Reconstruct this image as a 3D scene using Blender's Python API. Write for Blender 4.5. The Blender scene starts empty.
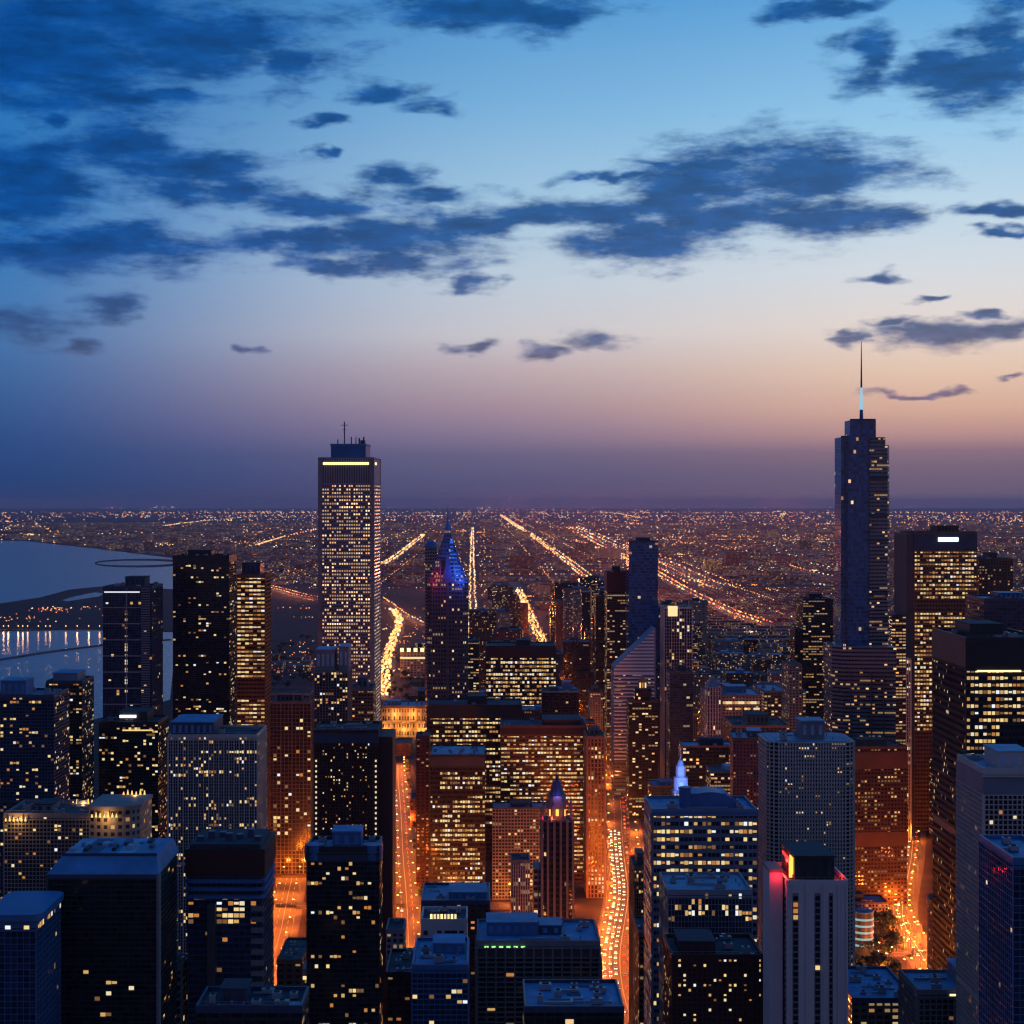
import bpy, math, random
from mathutils import Vector, Matrix
R = math.radians
H, F, CX, CY = 310.0, 1800.0, 484.0, 502.0
sc = bpy.context.scene
col = sc.collection
rng = random.Random(7)

def gx(px, Y): return (px - CX) * Y / F
def gz(py, Y): return H - (py - CY) * Y / F
def G(px, py):
    Y = H * F / (py - CY)
    return (gx(px, Y), Y)

# ------------------------------------------------------------------ materials
def newmat(name):
    m = bpy.data.materials.new(name); m.use_nodes = True
    nt = m.node_tree
    for n in list(nt.nodes): nt.nodes.remove(n)
    out = nt.nodes.new('ShaderNodeOutputMaterial')
    b = nt.nodes.new('ShaderNodeBsdfPrincipled')
    nt.links.new(b.outputs[0], out.inputs[0])
    return m, nt, b

def mth(nt, op, a, b=None, clamp=False):
    n = nt.nodes.new('ShaderNodeMath'); n.operation = op; n.use_clamp = clamp
    for i, v in enumerate((a, b)):
        if v is None: continue
        if isinstance(v, (int, float)): n.inputs[i].default_value = v
        else: nt.links.new(v, n.inputs[i])
    return n.outputs[0]

def mixc(nt, f, a, b, mode='MIX'):
    n = nt.nodes.new('ShaderNodeMix'); n.data_type = 'RGBA'; n.blend_type = mode
    for i, v in ((0, f), (6, a), (7, b)):
        if isinstance(v, (int, float)): n.inputs[i].default_value = v
        elif isinstance(v, tuple): n.inputs[i].default_value = (*v[:3], 1)
        else: nt.links.new(v, n.inputs[i])
    return n.outputs[2]

def plain(name, colr, rough=.7, metal=0.0, noise=.35, scale=.08, spec=.4):
    m, nt, b = newmat(name)
    tc = nt.nodes.new('ShaderNodeTexCoord')
    ns = nt.nodes.new('ShaderNodeTexNoise'); ns.inputs['Scale'].default_value = scale; ns.inputs['Detail'].default_value = 2
    nt.links.new(tc.outputs['Object'], ns.inputs['Vector'])
    d = tuple(c * (1 - noise) for c in colr); l = tuple(min(1, c * (1 + noise)) for c in colr)
    c = mixc(nt, ns.outputs[0], d, l)
    nt.links.new(c, b.inputs['Base Color'])
    b.inputs['Roughness'].default_value = rough; b.inputs['Metallic'].default_value = metal
    b.inputs['Specular IOR Level'].default_value = spec
    return m

def emis(name, colr, s, sample=False):
    m, nt, b = newmat(name)
    b.inputs['Base Color'].default_value = (.02, .02, .02, 1)
    b.inputs['Emission Color'].default_value = (*colr, 1); b.inputs['Emission Strength'].default_value = s
    m.cycles.emission_sampling = 'AUTO' if sample else 'NONE'
    return m

def facade(name, wall, glass=(.012, .018, .03), mu=.15, mv=.2, p1=.1, p2=.05, run=5, warm=.5, strength=1.0,
           rough=.75, grough=.12, red=0.0, spec=.5):
    """windows in a grid: one UV unit is one bay by one storey"""
    m, nt, b = newmat(name); L = nt.links
    uv = nt.nodes.new('ShaderNodeUVMap'); uv.uv_map = 'UVMap'
    sp = nt.nodes.new('ShaderNodeSeparateXYZ'); L.new(uv.outputs[0], sp.inputs[0])
    u, v = sp.outputs[0], sp.outputs[1]
    oi = nt.nodes.new('ShaderNodeObjectInfo'); rnd = oi.outputs['Random']
    seed = mth(nt, 'MULTIPLY', rnd, 911.0)
    fu, fv = mth(nt, 'FLOOR', u), mth(nt, 'FLOOR', v)
    ru, rv = mth(nt, 'FRACT', u), mth(nt, 'FRACT', v)
    def wn(a, bb, c):
        cb = nt.nodes.new('ShaderNodeCombineXYZ')
        L.new(a, cb.inputs[0]); L.new(bb, cb.inputs[1]); L.new(c, cb.inputs[2])
        w = nt.nodes.new('ShaderNodeTexWhiteNoise'); w.noise_dimensions = '3D'; L.new(cb.outputs[0], w.inputs[0])
        s3 = nt.nodes.new('ShaderNodeSeparateColor'); L.new(w.outputs['Color'], s3.inputs[0])
        return w.outputs['Value'], s3.outputs[0], s3.outputs[1], s3.outputs[2]
    r1, a1, a2, a3 = wn(fu, fv, seed)
    gu = mth(nt, 'FLOOR', mth(nt, 'DIVIDE', mth(nt, 'ADD', fu, mth(nt, 'MULTIPLY', fv, 1.7)), float(run)))
    r2, b1, b2, b3 = wn(gu, fv, mth(nt, 'ADD', seed, 31.0))
    k = mth(nt, 'ADD', mth(nt, 'MULTIPLY', rnd, .9), .55)
    l1 = mth(nt, 'LESS_THAN', a1, mth(nt, 'MULTIPLY', k, p1))
    l2 = mth(nt, 'MULTIPLY', mth(nt, 'LESS_THAN', r2, mth(nt, 'MULTIPLY', k, p2)), mth(nt, 'LESS_THAN', a2, .85))
    lit = mth(nt, 'MAXIMUM', l1, l2)
    mask = mth(nt, 'MULTIPLY', mth(nt, 'MULTIPLY', mth(nt, 'GREATER_THAN', ru, mu), mth(nt, 'LESS_THAN', ru, 1 - mu)),
               mth(nt, 'MULTIPLY', mth(nt, 'GREATER_THAN', rv, mv * 1.2), mth(nt, 'LESS_THAN', rv, 1 - mv * .8)))
    tc = nt.nodes.new('ShaderNodeTexCoord')
    ns = nt.nodes.new('ShaderNodeTexNoise'); ns.inputs['Scale'].default_value = .06; ns.inputs['Detail'].default_value = 2
    L.new(tc.outputs['Object'], ns.inputs['Vector'])
    wc = mixc(nt, ns.outputs[0], tuple(c * .6 for c in wall), tuple(min(1, c * 1.35) for c in wall))
    gc = mixc(nt, a3, tuple(c * .5 for c in glass), tuple(c * 1.6 for c in glass))
    L.new(mixc(nt, mask, wc, gc), b.inputs['Base Color'])
    rr = nt.nodes.new('ShaderNodeMapRange'); L.new(mask, rr.inputs[0]); rr.inputs[3].default_value = rough; rr.inputs[4].default_value = grough
    L.new(rr.outputs[0], b.inputs['Roughness'])
    b.inputs['Specular IOR Level'].default_value = spec
    ca = (1.0, .36 - .2 * red, .06); cb_ = (1.0, .66 + .12 * (1 - warm), .22 + .3 * (1 - warm))
    L.new(mixc(nt, mth(nt, 'POWER', a3, .55 + red), ca, cb_), b.inputs['Emission Color'])
    st = mth(nt, 'MULTIPLY', mth(nt, 'MULTIPLY', lit, mask), mth(nt, 'MULTIPLY', mth(nt, 'ADD', mth(nt, 'POWER', b1, 2.0), .25), strength * 1.15))
    L.new(st, b.inputs['Emission Strength'])
    m.cycles.emission_sampling = 'NONE'
    return m

M = {}
M['black'] = facade('black_steel_glass', (.012, .012, .014), (.01, .012, .016), .1, .22, .12, .10, 6, .5, 1.0)
M['blacklit'] = facade('black_steel_lit', (.012, .011, .011), (.015, .013, .012), .07, .26, .25, .55, 9, .45, 1.15)
M['blackdim'] = facade('black_steel_dim', (.012, .010, .012), (.01, .012, .016), .08, .2, .035, .02, 3, .5, .9)
M['navyglass'] = facade('navy_glass', (.018, .028, .05), (.02, .035, .07), .05, .12, .02, .015, 4, .5, .9, grough=.08, rough=.3)
M['blueglass'] = facade('blue_glass', (.04, .09, .18), (.03, .07, .16), .04, .10, .01, .008, 5, .5, 1.0, grough=.1, rough=.25)
M['brownlit'] = facade('brown_stone_lit', (.075, .035, .02), (.02, .012, .01), .2, .26, .30, .16, 4, .9, .6, red=.35)
M['brown'] = facade('brown_brick', (.10, .05, .032), (.015, .012, .014), .22, .26, .10, .04, 3, .8, .8, red=.2)
M['maroon'] = facade('maroon_brick', (.06, .018, .014), (.012, .008, .01), .24, .3, .13, .02, 2, .8, .65, red=.5)
M['officelit'] = facade('office_lit', (.05, .035, .025), (.02, .015, .012), .08, .27, .14, .36, 7, .5, .95)
M['officebright'] = facade('office_bright', (.03, .022, .02), (.02, .015, .012), .08, .28, .3, .5, 12, .35, 1.2)
M['stone'] = facade('grey_stone', (.22, .20, .20), (.015, .02, .032), .22, .2, .09, .05, 3, .5, .9)
M['cream'] = facade('cream_stone', (.28, .23, .18), (.02, .02, .03), .24, .24, .08, .04, 3, .7, .8)
M['conc'] = facade('grey_concrete', (.17, .17, .19), (.012, .018, .03), .14, .2, .10, .04, 3, .6, .8)
M['piers'] = facade('pale_piers', (.36, .35, .37), (.02, .025, .04), .25, .06, .07, .12, 6, .3, .9)
M['bands'] = facade('dark_bands', (.10, .12, .15), (.01, .014, .024), .02, .34, .06, .05, 4, .5, .85)
M['giant'] = facade('white_granite_piers', (.13, .15, .22), (.02, .02, .03), .2, .28, .72, .45, 8, .25, 1.5)
M['giantblank'] = facade('white_granite_louvres', (.16, .19, .27), (.02, .025, .035), .26, .04, 0.0, 0.0, 8, .25, 1.0)
M['spired'] = facade('pale_blue_glass_tower', (.03, .095, .21), (.02, .085, .22), .03, .1, .01, .010, 6, .4, 1.0, grough=.14, rough=.3)
M['spiredband'] = facade('banded_glass_tower', (.16, .17, .19), (.012, .02, .04), .03, .28, .05, .05, 5, .6, 1.0, grough=.14, rough=.4)
M['spiredlow'] = facade('banded_glass_shoulder', (.12, .13, .14), (.018, .02, .03), .02, .30, .16, .14, 5, .5, .85)
M['lowlit'] = facade('low_lit', (.12, .08, .06), (.02, .02, .02), .16, .25, .22, .2, 5, .6, .9)
M['redbrick'] = facade('red_brick', (.16, .05, .035), (.02, .015, .02), .24, .28, .07, .03, 2, .8, .7, red=.4)
M['twin'] = facade('grey_twin_tone', (.05, .055, .085), (.012, .014, .026), .2, .25, .07, .2, 7, .3, 1.05)
M['teal'] = facade('teal_lit_bands', (.05, .09, .1), (.3, .5, .5), .0, .32, 1.0, 1.0, 5, .0, .0)
# glass shells used behind modelled frames
G_ = {}
G_['dark'] = facade('dark_window_glass', (.01, .012, .018), (.012, .016, .026), .03, .06, 0, 0, 3, .5, 0, grough=.1, rough=.3)
G_['navy'] = facade('navy_window_glass', (.012, .02, .04), (.015, .028, .06), .03, .06, 0, 0, 3, .5, 0, grough=.1, rough=.3)
G_['warm'] = facade('brown_window_glass', (.02, .012, .008), (.03, .016, .01), .03, .06, 0.0, 0.0, 3, .5, 0, grough=.15, rough=.3)

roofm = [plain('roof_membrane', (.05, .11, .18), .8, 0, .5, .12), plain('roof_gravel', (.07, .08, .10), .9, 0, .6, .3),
         plain('blue_grey_roof', (.06, .20, .36), .55, 0, .45, .1), plain('pale_roof', (.24, .36, .48), .8, 0, .5, .15),  # blue roof tones hold some of the dusk sky light in their colour
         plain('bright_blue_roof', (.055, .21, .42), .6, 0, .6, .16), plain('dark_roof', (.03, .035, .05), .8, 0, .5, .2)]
C = {
 'pale': plain('pale_rib_stone', (.46, .40, .36), .75, 0, .15, .1),
 'band': plain('white_band_stone', (.62, .66, .74), .6, 0, .1, .05),
 'stone': plain('stone_trim', (.17, .16, .17)), 'white': plain('white_stone', (.54, .48, .47), .7, 0, .12, .05),
 'grey': plain('grey_concrete_frame', (.11, .11, .125)), 'black': plain('black_steel', (.02, .02, .024), .45),
 'maroon': plain('maroon_cladding', (.05, .012, .012), .6), 'brown': plain('brown_stone', (.13, .065, .035)),
 'beige': plain('beige_concrete', (.22, .19, .18)), 'blue': plain('blue_metal_cladding', (.035, .13, .30), .45),
 'navy': plain('navy_metal', (.03, .05, .10), .4), 'metal': plain('galvanised_metal', (.28, .3, .33), .45, .5),
 'bluegrey': plain('bluegrey_mullion', (.14, .17, .22), .5), 'teal': plain('green_copper', (.10, .22, .22), .6),
 'darkstone': plain('dark_granite', (.06, .055, .06)), 'paleb': plain('pale_mullion', (.22, .24, .28), .6),
 'orangebrick': plain('tan_brick', (.25, .13, .07)),
}
LIT = [emis('window_warm', (1, .60, .20), .62), emis('window_yellow', (1, .72, .28), .95), emis('window_pale', (1, .84, .52), .85),
       emis('window_amber', (1, .38, .08), .5), emis('window_dim', (.9, .45, .16), .2), emis('window_white', (.9, .95, 1), 1.0)]
E = {
 'yellow': emis('yellow_strip_light', (1, .78, .32), 2.0), 'white': emis('white_sign_light', (.9, .97, 1), 2.2),
 'red': emis('red_neon', (1, .03, .03), 2.0), 'orange': emis('orange_flood', (1, .40, .06), 2.2), 'blue': emis('blue_flood', (.05, .2, 1), 1.6),
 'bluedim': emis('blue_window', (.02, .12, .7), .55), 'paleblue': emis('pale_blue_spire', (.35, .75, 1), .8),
 'green': emis('green_work_light', (.4, 1, .3), 1.2), 'teal': emis('teal_band_light', (.30, .75, .75), .55),
 'headlight': emis('headlight', (1, .85, .55), 9.0), 'taillight': emis('taillight', (1, .05, .02), 5.0),
 'lamp': emis('sodium_lamp', (1, .45, .10), 9.0), 'lampw': emis('warm_white_lamp', (1, .80, .45), 9.0),
 'gold': emis('gold_lantern', (1, .75, .35), 1.1),
}

# ------------------------------------------------------------------ mesh helper
class MB:
    def __init__(s): s.v = []; s.f = []; s.uv = []; s.mi = []
    def face(s, pts, uvs=None, mi=0):
        n = len(s.v); s.v += [tuple(p) for p in pts]; s.f.append(tuple(range(n, n + len(pts))))
        s.uv += uvs or [(0, 0)] * len(pts); s.mi.append(mi)
    def box(s, x0, x1, y0, y1, z0, z1, mi=0, skip=''):
        n = len(s.v)
        s.v += [(x0, y0, z0), (x1, y0, z0), (x1, y1, z0), (x0, y1, z0), (x0, y0, z1), (x1, y0, z1), (x1, y1, z1), (x0, y1, z1)]
        for k, q in (('d', (3, 2, 1, 0)), ('u', (4, 5, 6, 7)), ('f', (0, 1, 5, 4)), ('r', (1, 2, 6, 5)), ('b', (2, 3, 7, 6)), ('l', (3, 0, 4, 7))):
            if k in skip: continue
            s.f.append(tuple(n + i for i in q)); s.uv += [(0, 0), (1, 0), (1, 1), (0, 1)]; s.mi.append(mi)
    def prism(s, poly, z0, z1, mi=0, caps=True, bw=None, fh=None, top=1.0, cen=None):
        """closed ring wall; UVs count bays and storeys"""
        n = len(poly); u = 0.0
        cx, cy = cen or (sum(p[0] for p in poly) / n, sum(p[1] for p in poly) / n)
        t = [(cx + (p[0] - cx) * top, cy + (p[1] - cy) * top) for p in poly]
        for i in range(n):
            a, b = poly[i], poly[(i + 1) % n]; ta, tb = t[i], t[(i + 1) % n]
            L = math.hypot(b[0] - a[0], b[1] - a[1])
            nb = max(1, round(L / bw)) if (bw and L > bw * .7) else (L / bw if bw else 1)
            v0, v1 = (z0 / fh, z1 / fh) if fh else (0, 1)
            if fh: k = math.ceil(v1) - v1; v0 += k; v1 += k
            s.face([(a[0], a[1], z0), (b[0], b[1], z0), (tb[0], tb[1], z1), (ta[0], ta[1], z1)],
                   [(u, v0), (u + nb, v0), (u + nb, v1), (u, v1)], mi)
            u += nb + (7 if L > 12 else 0)
        if caps and top > .02:
            s.face([(p[0], p[1], z1) for p in t], None, mi)
    def cyl(s, x, y, r, z0, z1, n=12, mi=0, r2=None):
        s.prism([(x + r * math.cos(2 * math.pi * i / n), y + r * math.sin(2 * math.pi * i / n)) for i in range(n)], z0, z1, mi,
                top=(1 if r2 is None else r2 / r), cen=(x, y))
    def build(s, name, mats, parent=None, smooth=False):
        me = bpy.data.meshes.new(name); me.from_pydata(s.v, [], s.f)
        uvl = me.uv_layers.new(name='UVMap')
        flat = [c for q in s.uv for c in q]
        if len(flat) == len(uvl.data) * 2: uvl.data.foreach_set('uv', flat)
        for m in (mats if isinstance(mats, list) else [mats]): me.materials.append(m)
        me.polygons.foreach_set('material_index', s.mi)
        if smooth: me.polygons.foreach_set('use_smooth', [True] * len(s.f))
        me.update()
        o = bpy.data.objects.new(name, me); col.objects.link(o)
        if parent: o.parent = parent
        return o

def tag(o, label=None, cat=None, group=None, kind=None):
    if label: o['label'] = label
    if cat: o['category'] = cat
    if group: o['group'] = group
    if kind: o['kind'] = kind
    return o

def empty(name, loc, rz=0, label=None, cat=None, group=None):
    o = bpy.data.objects.new(name, None); o.empty_display_size = 2; col.objects.link(o)
    o.location = loc; o.rotation_euler = (0, 0, rz)
    return tag(o, label, cat, group)

def rect(x0, x1, y0, y1): return [(x0, y0), (x1, y0), (x1, y1), (x0, y1)]
def cham(x0, x1, y0, y1, c): return [(x0 + c, y0), (x1 - c, y0), (x1, y0 + c), (x1, y1 - c), (x1 - c, y1), (x0 + c, y1), (x0, y1 - c), (x0, y0 + c)]
def roundr(x0, x1, y0, y1, r, n=5):
    out = []
    for cx, cy, a0 in ((x1 - r, y0 + r, -90), (x1 - r, y1 - r, 0), (x0 + r, y1 - r, 90), (x0 + r, y0 + r, 180)):
        for i in range(n + 1):
            a = R(a0 + 90 * i / n); out.append((cx + r * math.cos(a), cy + r * math.sin(a)))
    return out
def circ(x, y, r, n=28): return [(x + r * math.cos(2 * math.pi * i / n), y + r * math.sin(2 * math.pi * i / n)) for i in range(n)]

unitwin = []
for i, m in enumerate(LIT):
    b = MB(); b.box(-.5, .5, -.1, .05, -.5, .5, skip='b'); me_o = b.build('window', m); unitwin.append(me_o.data)
    bpy.data.objects.remove(me_o)

FOOT = []      # (name, x0, x1, y0, y1, ztop) of every placed building

def roofscape(root, w, d, z, seed, roof=0, units=5, wallm=None, pent=None, parapet=True, antenna=0):
    r = random.Random(seed)
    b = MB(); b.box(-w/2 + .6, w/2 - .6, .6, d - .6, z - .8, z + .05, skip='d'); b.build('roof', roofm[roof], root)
    pm = wallm or C['grey']
    if parapet:
        b = MB()
        for q in ((-w/2 - .12, w/2 + .12, -.12, .6), (-w/2 - .12, w/2 + .12, d - .6, d + .12), (-w/2 - .12, -w/2 + .6, .6, d - .6), (w/2 - .6, w/2 + .12, .6, d - .6)):
            b.box(*q, z - .9, z + 1.3)
        b.build('parapet', pm, root)
    pl = pent if pent is not None else ([(r.uniform(-.3, -.05) , r.uniform(.08, .32), .3, .75, r.uniform(4, 7))] if min(w, d) > 14 else [])
    for (fx0, fx1, fy0, fy1, h, *rest) in pl:
        b = MB(); x0, x1, y0, y1 = fx0 * w, fx1 * w, fy0 * d, fy1 * d
        b.box(x0, x1, y0, y1, z + .03, z + h, 0, 'du'); b.box(x0 - .3, x1 + .3, y0 - .3, y1 + .3, z + h, z + h + .5, 1, '')
        nn = max(2, int((x1 - x0) / 3))
        for i in range(nn):
            xx = x0 + (i + .5) * (x1 - x0) / nn
            b.box(xx - .8, xx + .8, y0 - .15, y0 + .1, z + h * .25, z + h * .8, 1)
        b.build('penthouse', [rest[0] if rest else pm, roofm[rest[1] if len(rest) > 1 else roof]], root)
    occ = [(p[0] * w, p[1] * w, p[2] * d, p[3] * d) for p in pl]
    for i in range(units):
        for t in range(8):
            uw, ud, uh = r.uniform(1.8, 4.5), r.uniform(1.8, 4), r.uniform(1.2, 2.8)
            x = r.uniform(-w/2 + 3.4, w/2 - 3.4) if w > 9 else 0; y = r.uniform(3, d - 3) if d > 8 else d / 2
            if all(x + uw < a or x - uw > bb or y + ud < c or y - ud > dd for a, bb, c, dd in occ): break
        else: continue
        occ.append((x - uw, x + uw, y - ud, y + ud))
        b = MB(); b.box(x - uw/2, x + uw/2, y - ud/2, y + ud/2, z + .35, z + uh); 
        b.cyl(x, y, min(uw, ud) * .32, z + uh, z + uh + .35, 10, 1)
        for sx in (-1, 1): b.box(x + sx * uw * .4 - .15, x + sx * uw * .4 + .15, y - ud/2, y + ud/2, z + .05, z + .35, 1)
        b.build('roof_unit', [C['metal'], roofm[5]], root)
    near = root.location.y < 1150
    if near and w > 9:
        for i in range(4 if w > 22 else 2):
            b = MB(); y = r.uniform(.12, .88) * d; x0 = r.uniform(-.42, 0) * w; x1 = x0 + r.uniform(.15, .4) * w; q = r.uniform(.2, .5)
            if any(x0 < bb and x1 > a and y + q > c_ and y - q < dd for a, bb, c_, dd in occ[:len(pl)]): continue
            b.box(x0, x1, y - q, y + q, z + .3, z + .3 + 2 * q); b.box(x1 - 2 * q, x1, y + q, min(d - 1, y + q + r.uniform(1, 4)), z + .3, z + .29 + 2 * q)
            b.build('roof_duct', C['metal'], root)
        for i in range(3 if w > 22 else 1):
            b = MB(); x, y = r.uniform(-.42, .42) * w, r.uniform(.1, .9) * d
            if any(a - 2 < x < bb + 2 and c_ - 2 < y < dd + 2 for a, bb, c_, dd in occ[:len(pl)]): continue
            b.box(x - 2.4, x + 2.4, y - 1.8, y + 1.8, z + .06, z + .12); b.build('roof_patch', roofm[r.choice((1, 3, 5))], root)
        for i in range(4):
            b = MB(); x, y = r.uniform(-.45, .45) * w, r.uniform(.08, .92) * d
            if any(a - 1 < x < bb + 1 and c_ - 1 < y < dd + 1 for a, bb, c_, dd in occ): continue
            b.cyl(x, y, .3, z + .06, z + r.uniform(.8, 1.8), 8); b.build('vent_pipe', C['metal'], root)
        b = MB(); n_ = max(4, int(w / 2.5))
        for i in range(n_ + 1):
            x = -w/2 + .3 + (w - .6) * i / n_; b.box(x - .04, x + .04, .2, .28, z + 1.3, z + 2.2)
        b.box(-w/2 + .3, w/2 - .3, .2, .28, z + 2.2, z + 2.28)
        if parapet: b.build('roof_railing_frame', C['metal'], root)
    for i in range(antenna):
        b = MB(); x = r.uniform(-w/4, w/4); y = d * r.uniform(.3, .7); zz = z + (pl[0][4] if pl else 0)
        b.cyl(x, y, .25, zz, zz + r.uniform(6, 11), 6, 0, .12); b.box(x - 1, x + 1, y - .08, y + .08, zz + 4, zz + 4.15)
        b.build('antenna', C['metal'], root)

def frame_grid(b, w, d, z0, z1, nb, nbs, nf, pw, pd, sh, sd, sides, bigevery=0, bigw=0, nospan=0):
    """piers and spandrels standing proud of the glass"""
    fh = (z1 - z0) / nf
    cs = max(pd, sd)
    def pier(k, n, wd, base):
        return bigw if (bigevery and k % bigevery == 0) else pw
    faces = ['f'] + list(sides)
    for fc in faces:
        L = w if fc == 'f' else d; n = nb if fc == 'f' else nbs
        for k in range(n + 1):
            c = -L/2 + L * k / n; q = pier(k, n, L, 0)
            a, e = c - q/2, c + q/2
            if k == 0: a = c; e = c + q
            if k == n: e = c; a = c - q
            if fc == 'f': b.box(a - (pd if k == 0 else 0), e + (pd if k == n else 0), -pd, -.001, z0, z1 + .01, skip='bd')
            elif fc == 'l': b.box(-w/2 - pd, -w/2 - .001, a + L/2 + (.002 if k == 0 else 0), e + L/2, z0, z1, skip='rd')
            else: b.box(w/2 + .001, w/2 + pd, a + L/2 + (.002 if k == 0 else 0), e + L/2, z0, z1, skip='ld')
        for j in range(nf + 1):
            if nospan and j < nf - nospan: pass
            zc = z0 + fh * j; za, zb = zc - sh/2, zc + sh/2
            if j == 0: za = zc
            if j == nf: zb = zc; za = zc - sh
            if sh <= 0: continue
            if fc == 'f': b.box(-w/2, w/2, -sd, -.002, za, zb, skip='b')
            elif fc == 'l': b.box(-w/2 - sd, -w/2 - .002, 0, d, za, zb, skip='r')
            else: b.box(w/2 + .002, w/2 + sd, 0, d, za, zb, skip='l')

def windows(root, w, d, z0, z1, nb, nbs, nf, pw, sh, sides, lit, seed, cap=90, pref=None, limz=None, keep=1.0):
    """lit windows: the first hundred as parts, the rest as one"""
    r = random.Random(seed); fh = (z1 - z0) / nf; cells = []
    for fc in ['f'] + list(sides):
        n = nb if fc == 'f' else nbs
        for j in range(nf):
            if limz and z0 + fh * j < limz: continue
            run = 0; rowp = r.random()
            for k in range(n):
                p1, p2, rl = lit
                if run > 0: run -= 1; on = r.random() < .85
                else:
                    on = r.random() < p1 * (.4 + 1.2 * rowp)
                    if r.random() < p2 * (2 if rowp > .6 else .5): run = r.randint(2, rl); on = True
                if pref: on = pref(fc, k, j, n, nf, on, r)
                if on and (keep >= 1 or r.random() < keep): cells.append((fc, k, j))
    order = sorted(cells, key=lambda c: (-c[2] + r.random() * nf * .5))
    mbig = MB(); nbig = 0
    wts = [.25, .16, .15, .15, .25, .04]
    for i, (fc, k, j) in enumerate(order):
        L = w if fc == 'f' else d; n = nb if fc == 'f' else nbs
        ww = L / n - pw - .1; hh = fh - sh - .1; c = -L/2 + L * (k + .5) / n; zz = z0 + fh * (j + .5)
        if j == 0: zz += 0
        t = r.random(); mi = 0; acc = 0
        for q, wt in enumerate(wts):
            acc += wt
            if t < acc: mi = q; break
        hh *= r.choice((1, 1, .8, .6))
        if i < cap:
            o = bpy.data.objects.new('window', unitwin[mi]); col.objects.link(o); o.parent = root
            o.scale = (ww, 1, hh)
            if fc == 'f': o.location = (c, -.06, zz)
            elif fc == 'l': o.location = (-w/2 - .06, c + L/2, zz); o.rotation_euler = (0, 0, -math.pi/2)
            else: o.location = (w/2 + .06, c + L/2, zz); o.rotation_euler = (0, 0, math.pi/2)
        else:
            nbig += 1
            if fc == 'f': mbig.box(c - ww/2, c + ww/2, -.16, -.01, zz - hh/2, zz + hh/2, mi, 'b')
            elif fc == 'l': mbig.box(-w/2 - .16, -w/2 - .01, c + L/2 - ww/2, c + L/2 + ww/2, zz - hh/2, zz + hh/2, mi, 'r')
            else: mbig.box(w/2 + .01, w/2 + .16, c + L/2 - ww/2, c + L/2 + ww/2, zz - hh/2, zz + hh/2, mi, 'l')
    if nbig: tag(mbig.build('other_windows', LIT, root), kind='stuff')

SEED = [100]
KD = .72
def place(name, label, cat, x0, x1, yt, Y, D, rz=None, group=None):
    z = gz(yt, Y); w = (x1 - x0) * Y / F; X = gx((x0 + x1) / 2, Y)
    rz = 0 if rz is None else R(rz)
    root = empty(name, (X, Y, 0), rz, label, cat, group)
    root['category'] = cat
    c, s = abs(math.cos(rz)), abs(math.sin(rz)); hx = (w * c + D * s) / 2 + .6
    yc = Y + D / 2 * c
    FOOT.append((name + ':' + label[:28], X - hx, X + hx, Y - .8 - w/2*s, Y + D + .8, z))
    SEED[0] += 1
    return root, w, z, SEED[0]

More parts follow.
